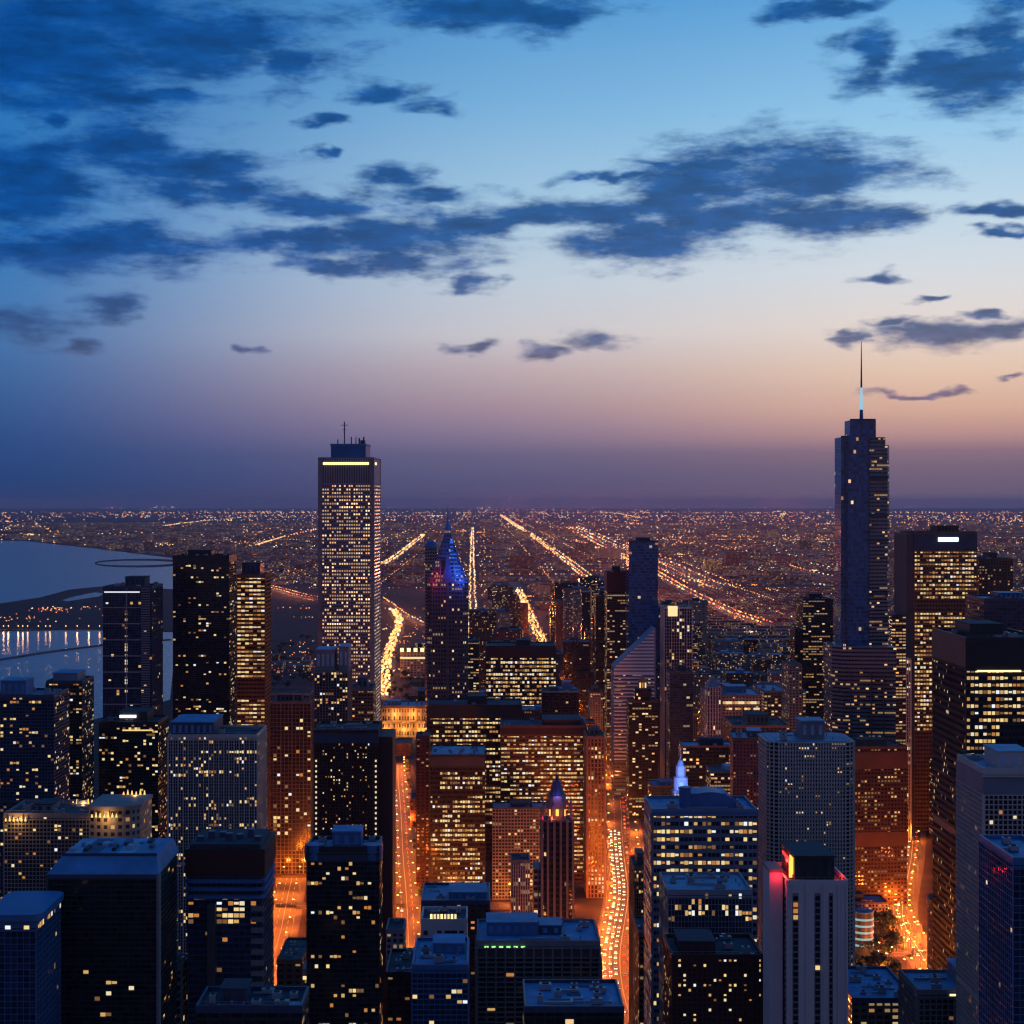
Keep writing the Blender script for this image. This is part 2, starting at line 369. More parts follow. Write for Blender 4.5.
def tall(name, label, x0, x1, yt, Y, D, style='A', wall='dark', frame='grey', fh=3.7, bw=4.5, pw=.8, pd=.5, sh=1.0, sd=.3,
         lit=(.08, .04, 5), roof=0, pent=None, units=5, topband=0, rz=None, cat='building', group=None, big=(0, 0), chamf=0, rnd=0,
         antenna=0, parapet=True, topmat=None, pref=None, z0=0, cap=90, mat=None, limz=None, pent_wall=None):
    root, w, z, sd_ = place(name, label, cat, x0, x1, yt, Y, D, rz, group)
    side = 'r' if (x0 + x1) / 2 < CX else 'l'
    zt = z - topband
    KD = .56 if Y < 1380 and style == 'A' else .72
    fh, bw, pw, sh, pd, sd, bigw = fh * KD, bw * KD, pw * KD, sh * KD, pd * .85, sd * .85, big[1] * .8
    if style == 'A':
        nf = max(3, round((zt - z0) / fh)); nb = max(2, round(w / bw)); nbs = max(2, round(D / bw))
        b = MB(); b.prism(rect(-w/2, w/2, 0, D), z0, zt, bw=bw, fh=(zt - z0) / nf); 
        b.build('wall', G_[wall] if wall in G_ else M[wall], root)
        # only storeys that can be seen over nearer roofs get a modelled frame and lamps behind the glass
        b = MB(); frame_grid(b, w, D, z0, zt, nb, nbs, nf, pw, pd, sh, sd, side, big[0], bigw)
        b.build('facade_frame', C[frame], root)
        windows(root, w, D, z0, zt, nb, nbs, nf, pw, sh, side, lit, sd_, cap, pref, limz, 1.0 if name in ('black_steel_tower', 'blue_roofed_office', 'yellow_banded_tower') else (.6 if Y < 800 else (.75 if Y < 1380 else 1)))
    else:
        b = MB(); poly = rect(-w/2, w/2, 0, D)
        if chamf: poly = cham(-w/2, w/2, 0, D, chamf)
        if rnd: poly = roundr(-w/2, w/2, 0, D, rnd)
        b.prism(poly, z0, zt, bw=bw, fh=fh); b.build('wall', M[mat or wall], root)
    if topband:
        b = MB(); poly = rect(-w/2 - .3, w/2 + .3, -.3, D + .3)
        if rnd: poly = roundr(-w/2 - .3, w/2 + .3, -.3, D + .3, rnd)
        if chamf: poly = cham(-w/2 - .3, w/2 + .3, -.3, D + .3, chamf)
        b.prism(poly, zt, z - .9 if not (rnd or chamf) else z); b.build('top_storey', C[topmat] if topmat else C['black'], root)
    if not (rnd or chamf):
        roofscape(root, w, D, z, sd_, roof, units, C[frame] if frame in C else None, pent, parapet, antenna)
    else:
        b = MB(); k = .8
        poly = roundr(-w/2 + k, w/2 - k, k, D - k, max(rnd - k, .5)) if rnd else cham(-w/2 + k, w/2 - k, k, D - k, chamf)
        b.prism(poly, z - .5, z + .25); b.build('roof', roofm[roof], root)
        roofscape(root, w * .82, D * .9, z + .3, sd_, roof, units, C[frame] if frame in C else None, pent, False, antenna)
        
    if style == 'A' and Y < 1300 and not limz:
        r = random.Random(sd_ + 5)
        zb_ = z0 + (zt - z0) * r.uniform(.62, .8); p_ = max(pd, sd) + .12
        b = MB(); b.box(-w/2 - p_, w/2 + p_, -p_, D * .98, zb_, zb_ + fh * .9)
        for i in range(int(w / 1.2)):
            x = -w/2 + (i + .5) * 1.2; b.box(x - .12, x + .12, -p_ - .12, -p_ - .002, zb_ + .1, zb_ + fh * .8, skip='b')
        b.build('louvre_floor', C[frame] if frame in C else C['black'], root)
        b = MB(); b.box(-w/2 - p_ - .15, w/2 + p_ + .15, -p_ - .15, -.13, z - 1.7, z - 1.2); b.build('cornice_ledge', C[frame] if frame in C else C['black'], root)
    return root, w, z

def strip(root, name, x0, x1, y0, y1, z0, z1, mat, label=None):
    b = MB(); b.box(x0, x1, y0, y1, z0, z1); o = b.build(name, mat, root)
    if label: o['label'] = label
    return o

HZD = 2.5e-5
# ------------------------------------------------------------------ hero towers
def giant():
    Y = 1500; root, w, z, s = place('granite_tower', 'tallest white piered tower with yellow strip under its flat roof and antenna mast', 'skyscraper', 318, 374, 458, Y, 56, rz=-2.5)
    c = 3.2; d = 56
    poly = [(-w/2 + c, 0), (w/2 - c, 0), (w/2 - c, c), (w/2, c), (w/2, d - c), (w/2 - c, d - c), (w/2 - c, d), (-w/2 + c, d), (-w/2 + c, d - c), (-w/2, d - c), (-w/2, c), (-w/2 + c, c)]
    b = MB(); b.prism(poly, 0, z - 22, bw=2.05, fh=2.95, caps=False); b.build('wall', M['giant'], root)
    b = MB(); b.prism(poly, z - 22, z, bw=2.05, fh=22); b.build('louvre_band', M['giantblank'], root)
    b = MB()
    for sx in (-1, 1):
        xx = sx * (w/2 - c/2)
        b.box(xx - c/2 - .3, xx + c/2 + .3, .8, c + .2, 0, z + .5); b.box(xx - c/2 - .3, xx + c/2 + .3, d - c - .2, d - .8, 0, z + .5)
    b.build('facade_frame', C['bluegrey'], root)
    strip(root, 'light_strip', -w/2 + c + 1, w/2 - c - 1, -.9, -.52, z - 5.6, z - 3.6, E['yellow'])
    strip(root, 'light_strip', w/2 + .52, w/2 + .9, c + 2, c + 12, z - 5.6, z - 3.6, E['yellow'])
    b = MB(); b.box(-w/2 + 1, w/2 - 1, 1, d - 1, z, z + .6); b.build('roof', roofm[2], root)
    b = MB(); b.box(-w * .30, w * .33, 10, d - 10, z + .6, z + 10.5); b.build('penthouse', C['blue'], root)
    b = MB(); b.box(-w * .31, w * .34, 9.5, d - 9.5, z + 10.5, z + 12.2); b.build('penthouse_roof', roofm[2], root)
    for x, y, h, r in ((-w*.08, 20, 19, .5), (w*.05, 18, 6, .5), (w*.12, 24, 6, .4), (w*.2, 16, 5, .7), (w*.27, 20, 6, .7), (-w*.2, 20, 4, .5)):
        b = MB(); b.cyl(x, y, r, z + 12.2, z + 12.2 + h, 8); 
        if h > 10: b.box(x - 3, x + 3, y - .2, y + .2, z + 28, z + 28.5); b.box(x - 2, x + 2, y - .2, y + .2, z + 24, z + 24.4)
        b.build('antenna_mast', C['navy'], root)
    b = MB(); b.cyl(w*.25, 22, 2.2, z + 12.2, z + 15.5, 12); b.build('water_tank', C['navy'], root)
giant()

def spired():
    Y = 1450; z1 = gz(437, Y); z0 = gz(420, Y); zs = gz(646, Y); X = gx(867.5, Y)
    root = empty('glass_skyscraper', (X, Y, 0), R(0), 'very tall stepped blue glass skyscraper with needle spire lit pale blue', 'skyscraper')
    FOOT.append(('spired', X - 30, X + 22, Y - 11, Y + 41, z0))
    def xx(px): return (px - 867.5) * Y / F
    # upper shaft: two facets meeting at an edge
    a, m, c = xx(842), xx(869), xx(891.5) - 0
    b = MB(); b.prism([(a, 4), (a + 3, 0), (m, 0), (m, 36), (a + 4, 36), (a, 30)], zs, z1, bw=2.2, fh=3.4); b.build('wall', M['spired'], root)
    b = MB(); b.prism([(m, .6), (c - 2.5, 3), (c, 8), (c, 30), (c - 4, 36), (m, 36)], zs, gz(445, Y), bw=2.2, fh=3.0); b.build('banded_wall', M['spiredband'], root)
    b = MB(); b.prism([(m, 1.2), (c - 4, 4), (c - 3, 9), (c - 4, 30), (m, 34)], gz(445, Y), z1, bw=2.2, fh=3.0); b.build('upper_wall', M['spiredband'], root)
    b = MB(); b.prism(rect(xx(851), xx(877), 4, 26), z1, z0 , bw=2, fh=3.6); b.build('crown_box', M['spired'], root)
    for z, x0, x1 in ((z1, a, m), (z0, xx(851), xx(877))):
        b = MB(); b.box(x0 + .1, x1 - .1, 4.2, 4.5, z, z + 1.2); b.build('parapet', C['navy'], root)
    for k, f in enumerate((.12, .24, .5, .62, .8)):
        zz = zs + (z1 - zs) * f
        strip(root, 'mechanical_band', m + .2, c - 2.6, .1 if 0 else .2, .55, zz, zz + 2.4, C['navy'])
    # fins
    b = MB()
    for px in (844.5, 847, 869): b.box(xx(px) - .25, xx(px) + .25, -.5, -.01, zs, z1 - .2)
    b.build('fin_mullion', C['navy'], root)
    # spire
    b = MB(); xs = xx(865)
    b.cyl(xs, 14, 1.6, z0, z0 + 9, 12, 0, 1.3); b.build('spire_base', C['blue'], root)
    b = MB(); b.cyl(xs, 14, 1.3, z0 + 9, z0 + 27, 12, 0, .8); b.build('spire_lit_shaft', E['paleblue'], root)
    b = MB(); b.cyl(xs, 14, .8, z0 + 27, gz(340, Y), 10, 0, .25); b.build('spire_tip', C['darkstone'], root)
    # shoulder
    x0, x1 = xx(833), xx(893); zb = gz(752, Y) - 30
    b = MB(); b.prism([(x0, 3), (x0 + 7, -5), (xx(858), -7), (x1, -10), (x1, 40), (x0, 40)], 0, gz(670, Y), bw=2.4, fh=3.2); b.build('shoulder_wall', M['spiredlow'], root)
    b = MB(); b.prism([(x0 - .4, 3), (x0 + 7, -5.5), (xx(858), -7.5), (x1 + .4, -10.5), (x1 + .4, 40), (x0 - .4, 40)], gz(670, Y), zs - .01, 0, bw=2.4, fh=3.2); b.build('shoulder_band', M['spiredband'], root)
    for px, rr in ((849, 0), (869, 1), (881, 0)):
        strip(root, 'pier', xx(px) - .5, xx(px) + .5, -10.6 if px > 860 else -7.6, -6.5, 0, gz(672, Y), C['navy'])
    for k in range(26):
        r = random.Random(k); 
    b = MB(); b.box(x0 + 1, x0 + 2, 8, 30, zs, zs + 1.5); b.build('roof_terrace_wall', C['grey'], root)
spired()

tall('brown_stone_tower', 'dark brown stone block with two pale horizontal bands below the spired glass skyscraper', 850, 908, 748, 1385, 40, 'B', mat='brownlit', frame='brown', fh=4.2, bw=3.6, roof=1, units=4, rz=6)
r_ = col.objects[-1]
def stone_bands():
    root = [o for o in col.objects if o.name.startswith('brown_stone_tower')][0]; w = 58 * 1385 / F
    for y0, y1 in ((752, 769), (832, 846)):
        b = MB(); z1, z0 = gz(y0, 1385), gz(y1, 1385); b.box(-w/2 - .5, w/2 + .5, -.5, 40.5, z0, z1, skip=''); b.build('stone_band', C['brown'], root)
stone_bands()

def blacktower():
    root, w, z = tall('black_steel_tower', 'huge black steel office tower with bright yellow office floors under a dark crown', 966, 1046, 640, 850, 62, 'A', 'dark', 'black', fh=5.9, bw=3.6, pw=.6, pd=.4, sh=2.9, sd=.2,
        lit=(.8, .8, 14), roof=5, topband=13, units=8, pent=[(-.32, .1, .3, .75, 6)], cap=100,
        pref=lambda fc, k, j, n, nf, on, r: (on if fc == 'f' else r.random() < .10) and not (nf - 12 <= j <= nf - 9 and k > n * .38) and r.random() < (1 if j > nf - 24 else .7))
    strip(root, 'roof_light', -w/2 + 5, w/2 - 12, -.9, -.5, z - 15, z - 14.2, E['yellow'])
blacktower()

def lit_brown():
    root, w, z = tall('brown_office_tower', 'wide brown office tower with grids of amber windows and white rooftop sign', 914, 977, 533, 1700, 58, 'A', 'warm', 'brown', fh=5.4, bw=3.9, pw=1.0, pd=.4, sh=2.4, sd=.25,
        lit=(.5, .6, 9), roof=5, topband=16, topmat='navy', units=3, cap=60, pref=lambda fc, k, j, n, nf, on, r: on and fc == 'f' and not (nf - 15 <= j <= nf - 13) and j > nf * .35)
    strip(root, 'rooftop_sign', w * -.12, w * .20, -1.2, -.7, z - 8.0, z - 4.2, E['white'])
    b = MB(); b.box(-w/2 - 7, -w/2 - .6, 0, 52, 0, z - .5); b.build('stair_tower', C['darkstone'], root)
lit_brown()

S_ = tall
S_('brown_office_tower', 'dim brown tower adjoining the amber windowed office with the white sign', 979, 1013, 560, 1800, 50, 'B', mat='brown', frame='brown', fh=4, bw=4, roof=5, units=2)
S_('glass_office_tower', 'dark blue roofed block just behind the huge black steel tower', 984, 1040, 600, 1300, 50, 'B', mat='navyglass', frame='navy', fh=3.8, roof=2, units=5)
S_('pale_piered_tower', 'slim pale tower with close vertical ribs and a blue lit flat roof', 893, 911, 660, 1650, 34, 'A', 'navy', 'white', fh=4.6, bw=2.9, pw=1.1, pd=.5, sh=.7, sd=.1, lit=(.06, .10, 6), roof=4, units=2, cap=50, parapet=True)
S_('dark_slab_tower', 'narrow black tower with a red beacon squeezed beside the huge black steel one', 913, 929, 663, 1950, 34, 'B', mat='blackdim', frame='black', fh=3.6, roof=5, units=1)
S_('glass_block', 'small glass block full of yellow windows west of the stepped skyscraper', 803, 833, 600, 1950, 45, 'B', mat='officelit', frame='black', fh=3.8, bw=4, roof=5, units=2)
S_('glass_block', 'plain dark office block behind the stepped skyscraper with amber window rows', 892, 906, 616, 1600, 45, 'B', mat='officelit', frame='black', fh=3.8, bw=4, roof=5, units=2)

# pale grid tower with rounded corners
def gridtower():
    root, w, z = tall('round_cornered_tower', 'pale concrete tower with rounded corners and an even grid of small balconied windows', 769, 855, 742, 850, 34, 'B', mat='blackdim', frame='stone', fh=2.6, bw=3.6, rnd=6, roof=2, units=3,
        pent=[(-.12, .22, .25, .7, 8.5, C['stone'], 3)])
    poly = roundr(-w/2, w/2, 0, 34, 6, 6)
    nf = round(z / 1.9)
    b = MB(); p2 = roundr(-w/2 - .8, w/2 + .8, -.8, 34.8, 6.8, 6)
    for j in range(12, nf + 1):
        zz = z - (nf - j) * 1.9
        b.prism(p2, zz - .5, zz + .05)
    b.build('balcony_edging', C['pale'], root)
    b = MB()
    n = 22
    for k in range(n + 1):
        x = -w/2 + 6 + (w - 12) * k / n; b.box(x - .3, x + .3, -.95, -.02, 20, z, skip='b')
    for a in (12, 32, 52, 72):
        for sx in (1, -1):
            cx, cy = sx * (w/2 - 6), 6; ang = R(a); x, y = cx + sx * 6.9 * math.sin(ang), cy - 6.9 * math.cos(ang)
            b.box(x - .3, x + .3, y - .3, y + .4, 20, z)
    for k in range(6):
        y = 7 + 20 * k / 5; b.box(-w/2 - .95, -w/2 - .02, y - .3, y + .3, 20, z, skip='r')
    b.build('facade_frame', C['pale'], root)
    windows(root, w - 12, 34, 30, z, 22, 6, round((z - 30) / 1.9), .6, .6, '', (.035, .012, 3), 5, 100)
gridtower()

# blue roofed modern office, bright strips
def blueoffice():
    root, w, z = tall('blue_roofed_office', 'broad office with a blue flat roof, domed plant room and five bays of yellow strips', 652, 757, 812, 780, 36, 'A', 'navy', 'bluegrey', fh=6.0, bw=3.6, pw=.3, pd=.3, sh=2.9, sd=.5,
        lit=(.12, .16, 5), roof=4, units=3, big=(3, .9), cap=100, pref=lambda fc, k, j, n, nf, on, r: on or (fc == 'f' and j % 3 != 1 and r.random() < .3))
    b = MB(); n = 14
    pts = [(-4 + 12 * math.cos(math.pi * i / n) , 7 * math.sin(math.pi * i / n)) for i in range(n + 1)]
    for i in range(n):
        (xa, za), (xb, zb) = pts[i], pts[i + 1]
        xa, xb = xa + 8, xb + 8
        b.face([(xa, 10, z + za), (xb, 10, z + zb), (xb, 26, z + zb), (xa, 26, z + za)])
        b.face([(xa, 10, z), (xb, 10, z), (xb, 10, z + zb), (xa, 10, z + za)]); b.face([(xa, 26, z), (xb, 26, z), (xb, 26, z + zb), (xa, 26, z + za)])
    b.build('barrel_plant_room', C['blue'], root)
    b = MB(); b.cyl(-7, 12, 2.6, z, z + 9, 14); b.build('vent_stack', C['blue'], root)
    b = MB(); b.box(-w/2 - .5, w/2 + .5, -.6, -.45, z - 1.2, z + .2); b.build('fascia', C['blue'], root)
blueoffice()
S_('office_annex', 'mid height office with fine white mullions in front of the blue roofed office', 668, 752, 893, 700, 34, 'A', 'navy', 'paleb', fh=4.0, bw=2.3, pw=.28, pd=.35, sh=.35, sd=.2,
   lit=(.06, .10, 5), roof=3, units=7, cap=100, pref=lambda fc, k, j, n, nf, on, r: on if (nf - 5 <= j <= nf - 1) or j < nf - 7 else False, pent=[])
S_('apartment_block', 'low dark red brick apartments with scattered warm windows and black roof', 672, 763, 958, 630, 30, 'A', 'warm', 'maroon', fh=3.1, bw=3.2, pw=1.5, pd=.2, sh=1.3, sd=.1, lit=(.2, .03, 3), roof=5, units=6, cap=80, pent=[(-.4, .0, .2, .8, 4)])

# white slab with red glow on the roof
def whiteslab():
    Y = 600; root, w, z = tall('white_stone_tower', 'white stone slab tower with two columns of black windows and a red glowing rooftop', 787, 848, 884, Y, 30, 'B', mat='stone', wall='stone', frame='white', fh=3.2, roof=5, units=2, parapet=True,
        pent=[(-.36, .30, .08, .92, 8.5, C['black'], 5)])
    for o in root.children:
        if o.name.startswith('wall'): o.data.materials[0] = C['white']
    nf = 54
    for x, ww in ((-w*.36, 1.5), (.0, 1.5), (w * .22, .9)):
        b = MB(); b.box(x - ww/2 - .25, x + ww/2 + .25, -.12, .02, z - 2.15 * nf, z - 3, skip='b'); b.build('window_column_frame', C['stone'], root)
        b = MB()
        for j in range(nf):
            zz = z - 4 - j * 2.1; b.box(x - ww/2, x + ww/2, -.2, -.1, zz - 1.5, zz, skip='b')
        b.build('window_pane', G_['dark'], root)
    b = MB()
    for x in (-w/2 + .4, -w*.18, w*.11, w*.35, w/2 - .4): b.box(x - .35, x + .35, -.35, -.13, 0, z)
    b.build('pilaster_trim', C['white'], root)
    for x, j, m in ((-w*.36, 1, 3), (-w*.36, 2, 3), (-w*.36, 3, 0), (0, 11, 1), (0, 22, 3), (w*.22, 26, 4)):
        o = bpy.data.objects.new('window', unitwin[m]); col.objects.link(o); o.parent = root; o.scale = (1.5, 1, 1.4); o.location = (x, -.26, z - 4.75 - 2.1 * j)
    # west side strip windows
    b = MB()
    for j in range(50):
        zz = z - 5 - j * 2.1
        for y in (3, 8, 13, 18, 23, 27): b.box(-w/2 - .12, -w/2 - .02, y - .7, y + .7, zz - 1.3, zz, skip='r')
    b.build('side_window_glass_pane', G_['dark'], root)
    b = MB(); b.box(-w*.385, -w*.37, 3.5, 9, z + 2.5, z + 8); b.box(-w*.44, -w*.39, 2.9, 3.5, z + 1.5, z + 7); b.build('neon_sign', E['orange'], root)
    b = MB(); b.box(-w*.38, -w*.37, 10, 24, z + 5.5, z + 6.6); b.build('neon_sign', E['red'], root)
    for (x, y, zz, p) in ((-w*.44, 6, z + 3, 5000), (-w*.42, 20, z + 4, 4000), (w * .38, 8, z + 3, 2500)):
        l = bpy.data.lights.new('red_floodlight', 'POINT'); l.energy = p * .6; l.color = (1, .03, .02); l.shadow_soft_size = .5
        o = bpy.data.objects.new('red_floodlight', l); col.objects.link(o); o.parent = root; o.location = (x, y, zz)
    # lower western wing as part
    zz = z + 3.0; x0 = -w/2 - 5.2
    b = MB(); b.box(x0, -w/2 - .8, 4, 18, 0, zz); b.build('side_wing', C['white'], root)
    b = MB(); b.box(x0 - .1, -w/2 - .7, 3.9, 18.1, zz, zz + 1); b.build('side_wing_parapet', C['stone'], root)
    l = bpy.data.lights.new('red_floodlight', 'POINT'); l.energy = 900; l.color = (1, .02, .03); l.shadow_soft_size = .4
    o = bpy.data.objects.new('red_floodlight', l); col.objects.link(o); o.parent = root; o.location = (x0 + 2.4, 1.6, zz - 1)
whiteslab()

S_('balcony_tower', 'grey residential tower with dense white balcony grid facing the huge black steel tower', 984, 1050, 772, 640, 36, 'A', 'dark', 'pale', fh=3.2, bw=2.9, pw=.6, pd=.7, sh=.7, sd=.6, lit=(.05, .01, 2), roof=3, units=5, topband=8, topmat='bluegrey', cap=90, pent=[(-.2, .3, .2, .7, 6)])
S_('blue_glass_tower', 'cobalt glass curtain wall tower cropped by the picture edge in the corner', 1013, 1060, 862, 500, 34, 'A', 'navy', 'blue', fh=3.6, bw=3.4, pw=.3, pd=.25, sh=.4, sd=.2, lit=(.01, .0, 2), roof=2, units=2, cap=10)

def cornerblock():
    root, w, z = tall('pale_frame_block', 'low pale office with deep square window frames and a lit strip along its parapet', 918, 996, 993, 690, 30, 'A', 'dark', 'stone', fh=3.8, bw=4.2, pw=.9, pd=.8, sh=.9, sd=.6, lit=(.08, 0, 2), roof=2, units=6, cap=40, pent=[(.1, .47, .3, .9, 6, C['bluegrey'], 2)])
    strip(root, 'light_strip', -w * .1, w * .44, -1.0, -.85, z - .9, z - .2, E['yellow'])
cornerblock()
S_('low_roof_block', 'low blue roofed hall between the white slab tower and the pale framed office', 852, 915, 1001, 730, 50, 'B', mat='lowlit', frame='navy', roof=4, units=8, pent=[])

def drum():
    Y = 1230; X = gx(863, Y); z = gz(912, Y)
    root = empty('round_pavilion', (X, Y, 0), 0, 'small round drum building wrapped in glowing teal bands', 'building'); FOOT.append(('drum', X - 10, X + 10, Y - 10, Y + 10, z))
    b = MB(); b.cyl(0, 0, 7.0, 0, z, 32); b.build('wall', C['navy'], root)
    for k in range(5):
        zz = z - 3.4 - k * 4.4
        b = MB(); b.cyl(0, 0, 7.25, zz - 1.4, zz, 32); b.build('light_band', E['teal'], root)
    b = MB(); b.cyl(0, 0, 7.4, z, z + 1, 32); b.cyl(0, 0, 3, z + 1, z + 3, 16); b.build('roof', roofm[2], root)
drum()
def curved():
    Y = 960; root, w, z = tall('curved_roof_block', 'low black block with a rounded roof edge and tan brick flank below', 935, 972, 905, Y, 30, 'B', mat='brown', frame='black', rnd=14, fh=3.4, bw=3, roof=5, topband=3, units=4, pent=[(-.35, .1, .4, .8, 4)])
    for k in range(3): strip(root, 'lit_sign', w * (.0 + .15 * k), w * (.11 + .15 * k), -.9, -.6, z - 17, z - 15.2, E['yellow'])
curved()

# ------------------------------------------------ middle
def office_grid():
    Y = 690; root, w, z = tall('wide_grid_office', 'wide low office with a deep concrete egg crate front and broad blue roof', 477, 600, 944, Y, 36, 'A', 'dark', 'stone', fh=3.4, bw=6.6, pw=1.0, pd=.9, sh=.75, sd=.9, lit=(.015, .0, 2), roof=4, units=6, cap=40,
        topband=5, topmat='darkstone', pent=[(-.42, .0, .35, .8, 5, C['blue'], 2), (.02, .2, .4, .75, 3.5, C['navy'], 2)])
    b = MB(); n = 13
    for k in range(n + 1):
        x = -w/2 + w * k / n; b.box(x - .35, x + .35, -1.1, -.32, z - 5, z - .95)
    b.build('attic_frame', C['stone'], root)
    for k in range(6): strip(root, 'work_light', -w*.44 + k * 2.8, -w*.44 + k * 2.8 + 1.6, -1.0, -.9, z + 1.5 - 3, z - .6, E['green'])
office_grid()

def gothic():
    Y = 1120; z = gz(822, Y); X = gx(556, Y)
    root = empty('gothic_tower', (X, Y, 0), 0, 'gothic limestone tower with pointed crown glowing red and violet', 'tower'); FOOT.append(('gothic', X - 15, X + 15, Y - 3, Y + 26, z + 25))
    for q, mat in (((-14, 11, 4, 26, 0, z - 30), 'stone'),):
        b = MB(); b.prism(rect(q[0], q[1], q[2], q[3]), q[4], q[5], bw=3, fh=3.6); b.build('wall', M['conc'], root)
    b = MB(); b.prism(cham(-9, 11, 0, 22, 3), 0, z, bw=2.6, fh=3.7); b.build('tower_wall', M['blackdim'], root)
    b = MB()
    for x in (-8.6, -5, -1, 3, 7, 10.6): b.box(x - .7, x + .7, -.7, .4, 0, z + 1.5)
    for y in (4, 10, 16): b.box(-9.6, -8.8, y - .6, y + .6, 0, z + 1.5)
    b.build('pier_frame', C['stone'], root)
    b = MB(); b.prism(cham(-4.6, 6.6, 5, 17, 3), z, z + 15, bw=2, fh=5); b.build('crown_drum', C['stone'], root)
    for k in range(8):
        a = 2 * math.pi * (k + .5) / 8; cx, cy = 1 + 9.6 * math.cos(a), 11 + 9.8 * math.sin(a)
        b = MB(); n = 6
        b.box(cx - .6, cx + .6, cy - .6, cy + .6, z, z + 9)
        b.cyl(cx, cy, .8, z + 9, z + 14, 6, 0, .05)
        dx, dy = (1 - cx) * .5, (11 - cy) * .5
        b.face([(cx, cy, z + 8), (cx, cy, z + 6.5), (cx + dx, cy + dy, z + 12), (cx + dx, cy + dy, z + 13.5)])
        b.face([(cx + .4, cy, z + 8), (cx + dx + .4, cy + dy, z + 13.5), (cx + dx + .4, cy + dy, z + 12), (cx + .4, cy, z + 6.5)])
        b.build('flying_buttress', C['stone'], root)
    b = MB(); b.cyl(1, 11, 5, z + 15, z + 24, 8, 0, 2.4); b.cyl(1, 11, 1.0, z + 24, z + 31, 6, 0, .1); b.build('pinnacle_roof', C['navy'], root)
    for x in (-3.2, 1, 5.2): strip(root, 'crown_light', x - .9, x + .9, 4.2, 4.7, z + 3, z + 7, E['orange'])
    for x, y, zz, c, p in ((-2, .8, z + 2, (1, .12, .03), 1800), (8, 1.5, z + 1, (1, .03, .06), 1500), (-9, 6, z + 1, (1, .03, .06), 1200), (1, 2, z + 16, (.35, .2, 1), 2500)):
        l = bpy.data.lights.new('crown_floodlight', 'POINT'); l.energy = p * .6; l.color = c; l.shadow_soft_size = .4
        o = bpy.data.objects.new('crown_floodlight', l); col.objects.link(o); o.parent = root; o.location = (x, y, zz)
gothic()
S_('plain_slab_tower', 'pale narrow slab leaning on the gothic tower with a blank dark flank', 511, 530, 862, 1200, 24, 'B', mat='piers', frame='stone', bw=2.2, roof=5, units=1)

def officeA():
    root, w, z = tall('bronze_office_tower', 'bronze glass office with a flat pale blue roof and rows of amber strips', 430, 485, 756, 1405, 56, 'A', 'warm', 'black', fh=5.1, bw=2.7, pw=.35, pd=.35, sh=2.3, sd=.25, lit=(.10, .12, 9), roof=3, units=12, topband=8, topmat='darkstone', cap=100,
        pref=lambda fc, k, j, n, nf, on, r: fc == 'f' and (on or (r.random() < .75 and (j * 7 % 5) in (1, 3) and 3 < k < n - 2)) and j < nf - 1, pent=[], big=(9, .7))
officeA()
S_('dark_office_slab', 'tall dark maroon slab standing behind the bronze glass office', 416, 429.5, 738, 1450, 30, 'B', mat='maroon', frame='maroon', roof=5, units=2)
S_('dark_office_tower', 'black roofed office behind the bronze one with yellow floors along its top', 427, 522, 706, 1560, 50, 'A', 'warm', 'black', fh=5.2, bw=3.6, pw=.5, pd=.3, sh=2.4, sd=.2, lit=(.22, .3, 7), roof=5, topband=9, units=4, cap=90,
   pref=lambda fc, k, j, n, nf, on, r: on and j > nf - 26, limz=30)
S_('lit_office_tower', 'brown office tower filled with yellow horizontal strips beside the gothic crown', 501, 586, 727, 1470, 50, 'A', 'warm', 'brown', fh=4.6, bw=3.4, pw=.4, pd=.3, sh=2.2, sd=.2, lit=(.35, .35, 7), roof=5, topband=6, topmat='maroon', units=5, cap=100, limz=5,
   pref=lambda fc, k, j, n, nf, on, r: on and (r.random() < .9), pent=[(0.0, .45, .1, .8, 5, C['maroon'], 5)])
S_('tan_pier_tower', 'tan masonry tower with tall vertical piers edging the glowing avenue', 587, 605, 738, 1410, 40, 'A', 'warm', 'orangebrick', fh=4.6, bw=3.6, pw=1.7, pd=.7, sh=1.2, sd=.2, lit=(.14, .03, 3), roof=5, units=1, cap=70, pref=lambda fc, k, j, n, nf, on, r: on or (2 < j < 7 and fc == 'f'))
S_('bright_office_block', 'black topped office block with the most evenly lit yellow floors', 486, 556, 647, 1900, 56, 'A', 'warm', 'black', fh=5.8, bw=3.6, pw=.45, pd=.3, sh=2.4, sd=.2, lit=(.45, .5, 9), roof=5, topband=10, topmat='maroon', units=3, cap=90,
   pref=lambda fc, k, j, n, nf, on, r: on and fc == 'f', limz=40)
S_('domed_corner_block', 'dark masonry block with small grey dome on top beside the evenly lit office', 557, 578, 690, 1800, 34, 'B', mat='brown', frame='darkstone', roof=2, units=1, pent=[(-.2, .2, .3, .7, 7, C['bluegrey'], 2)])

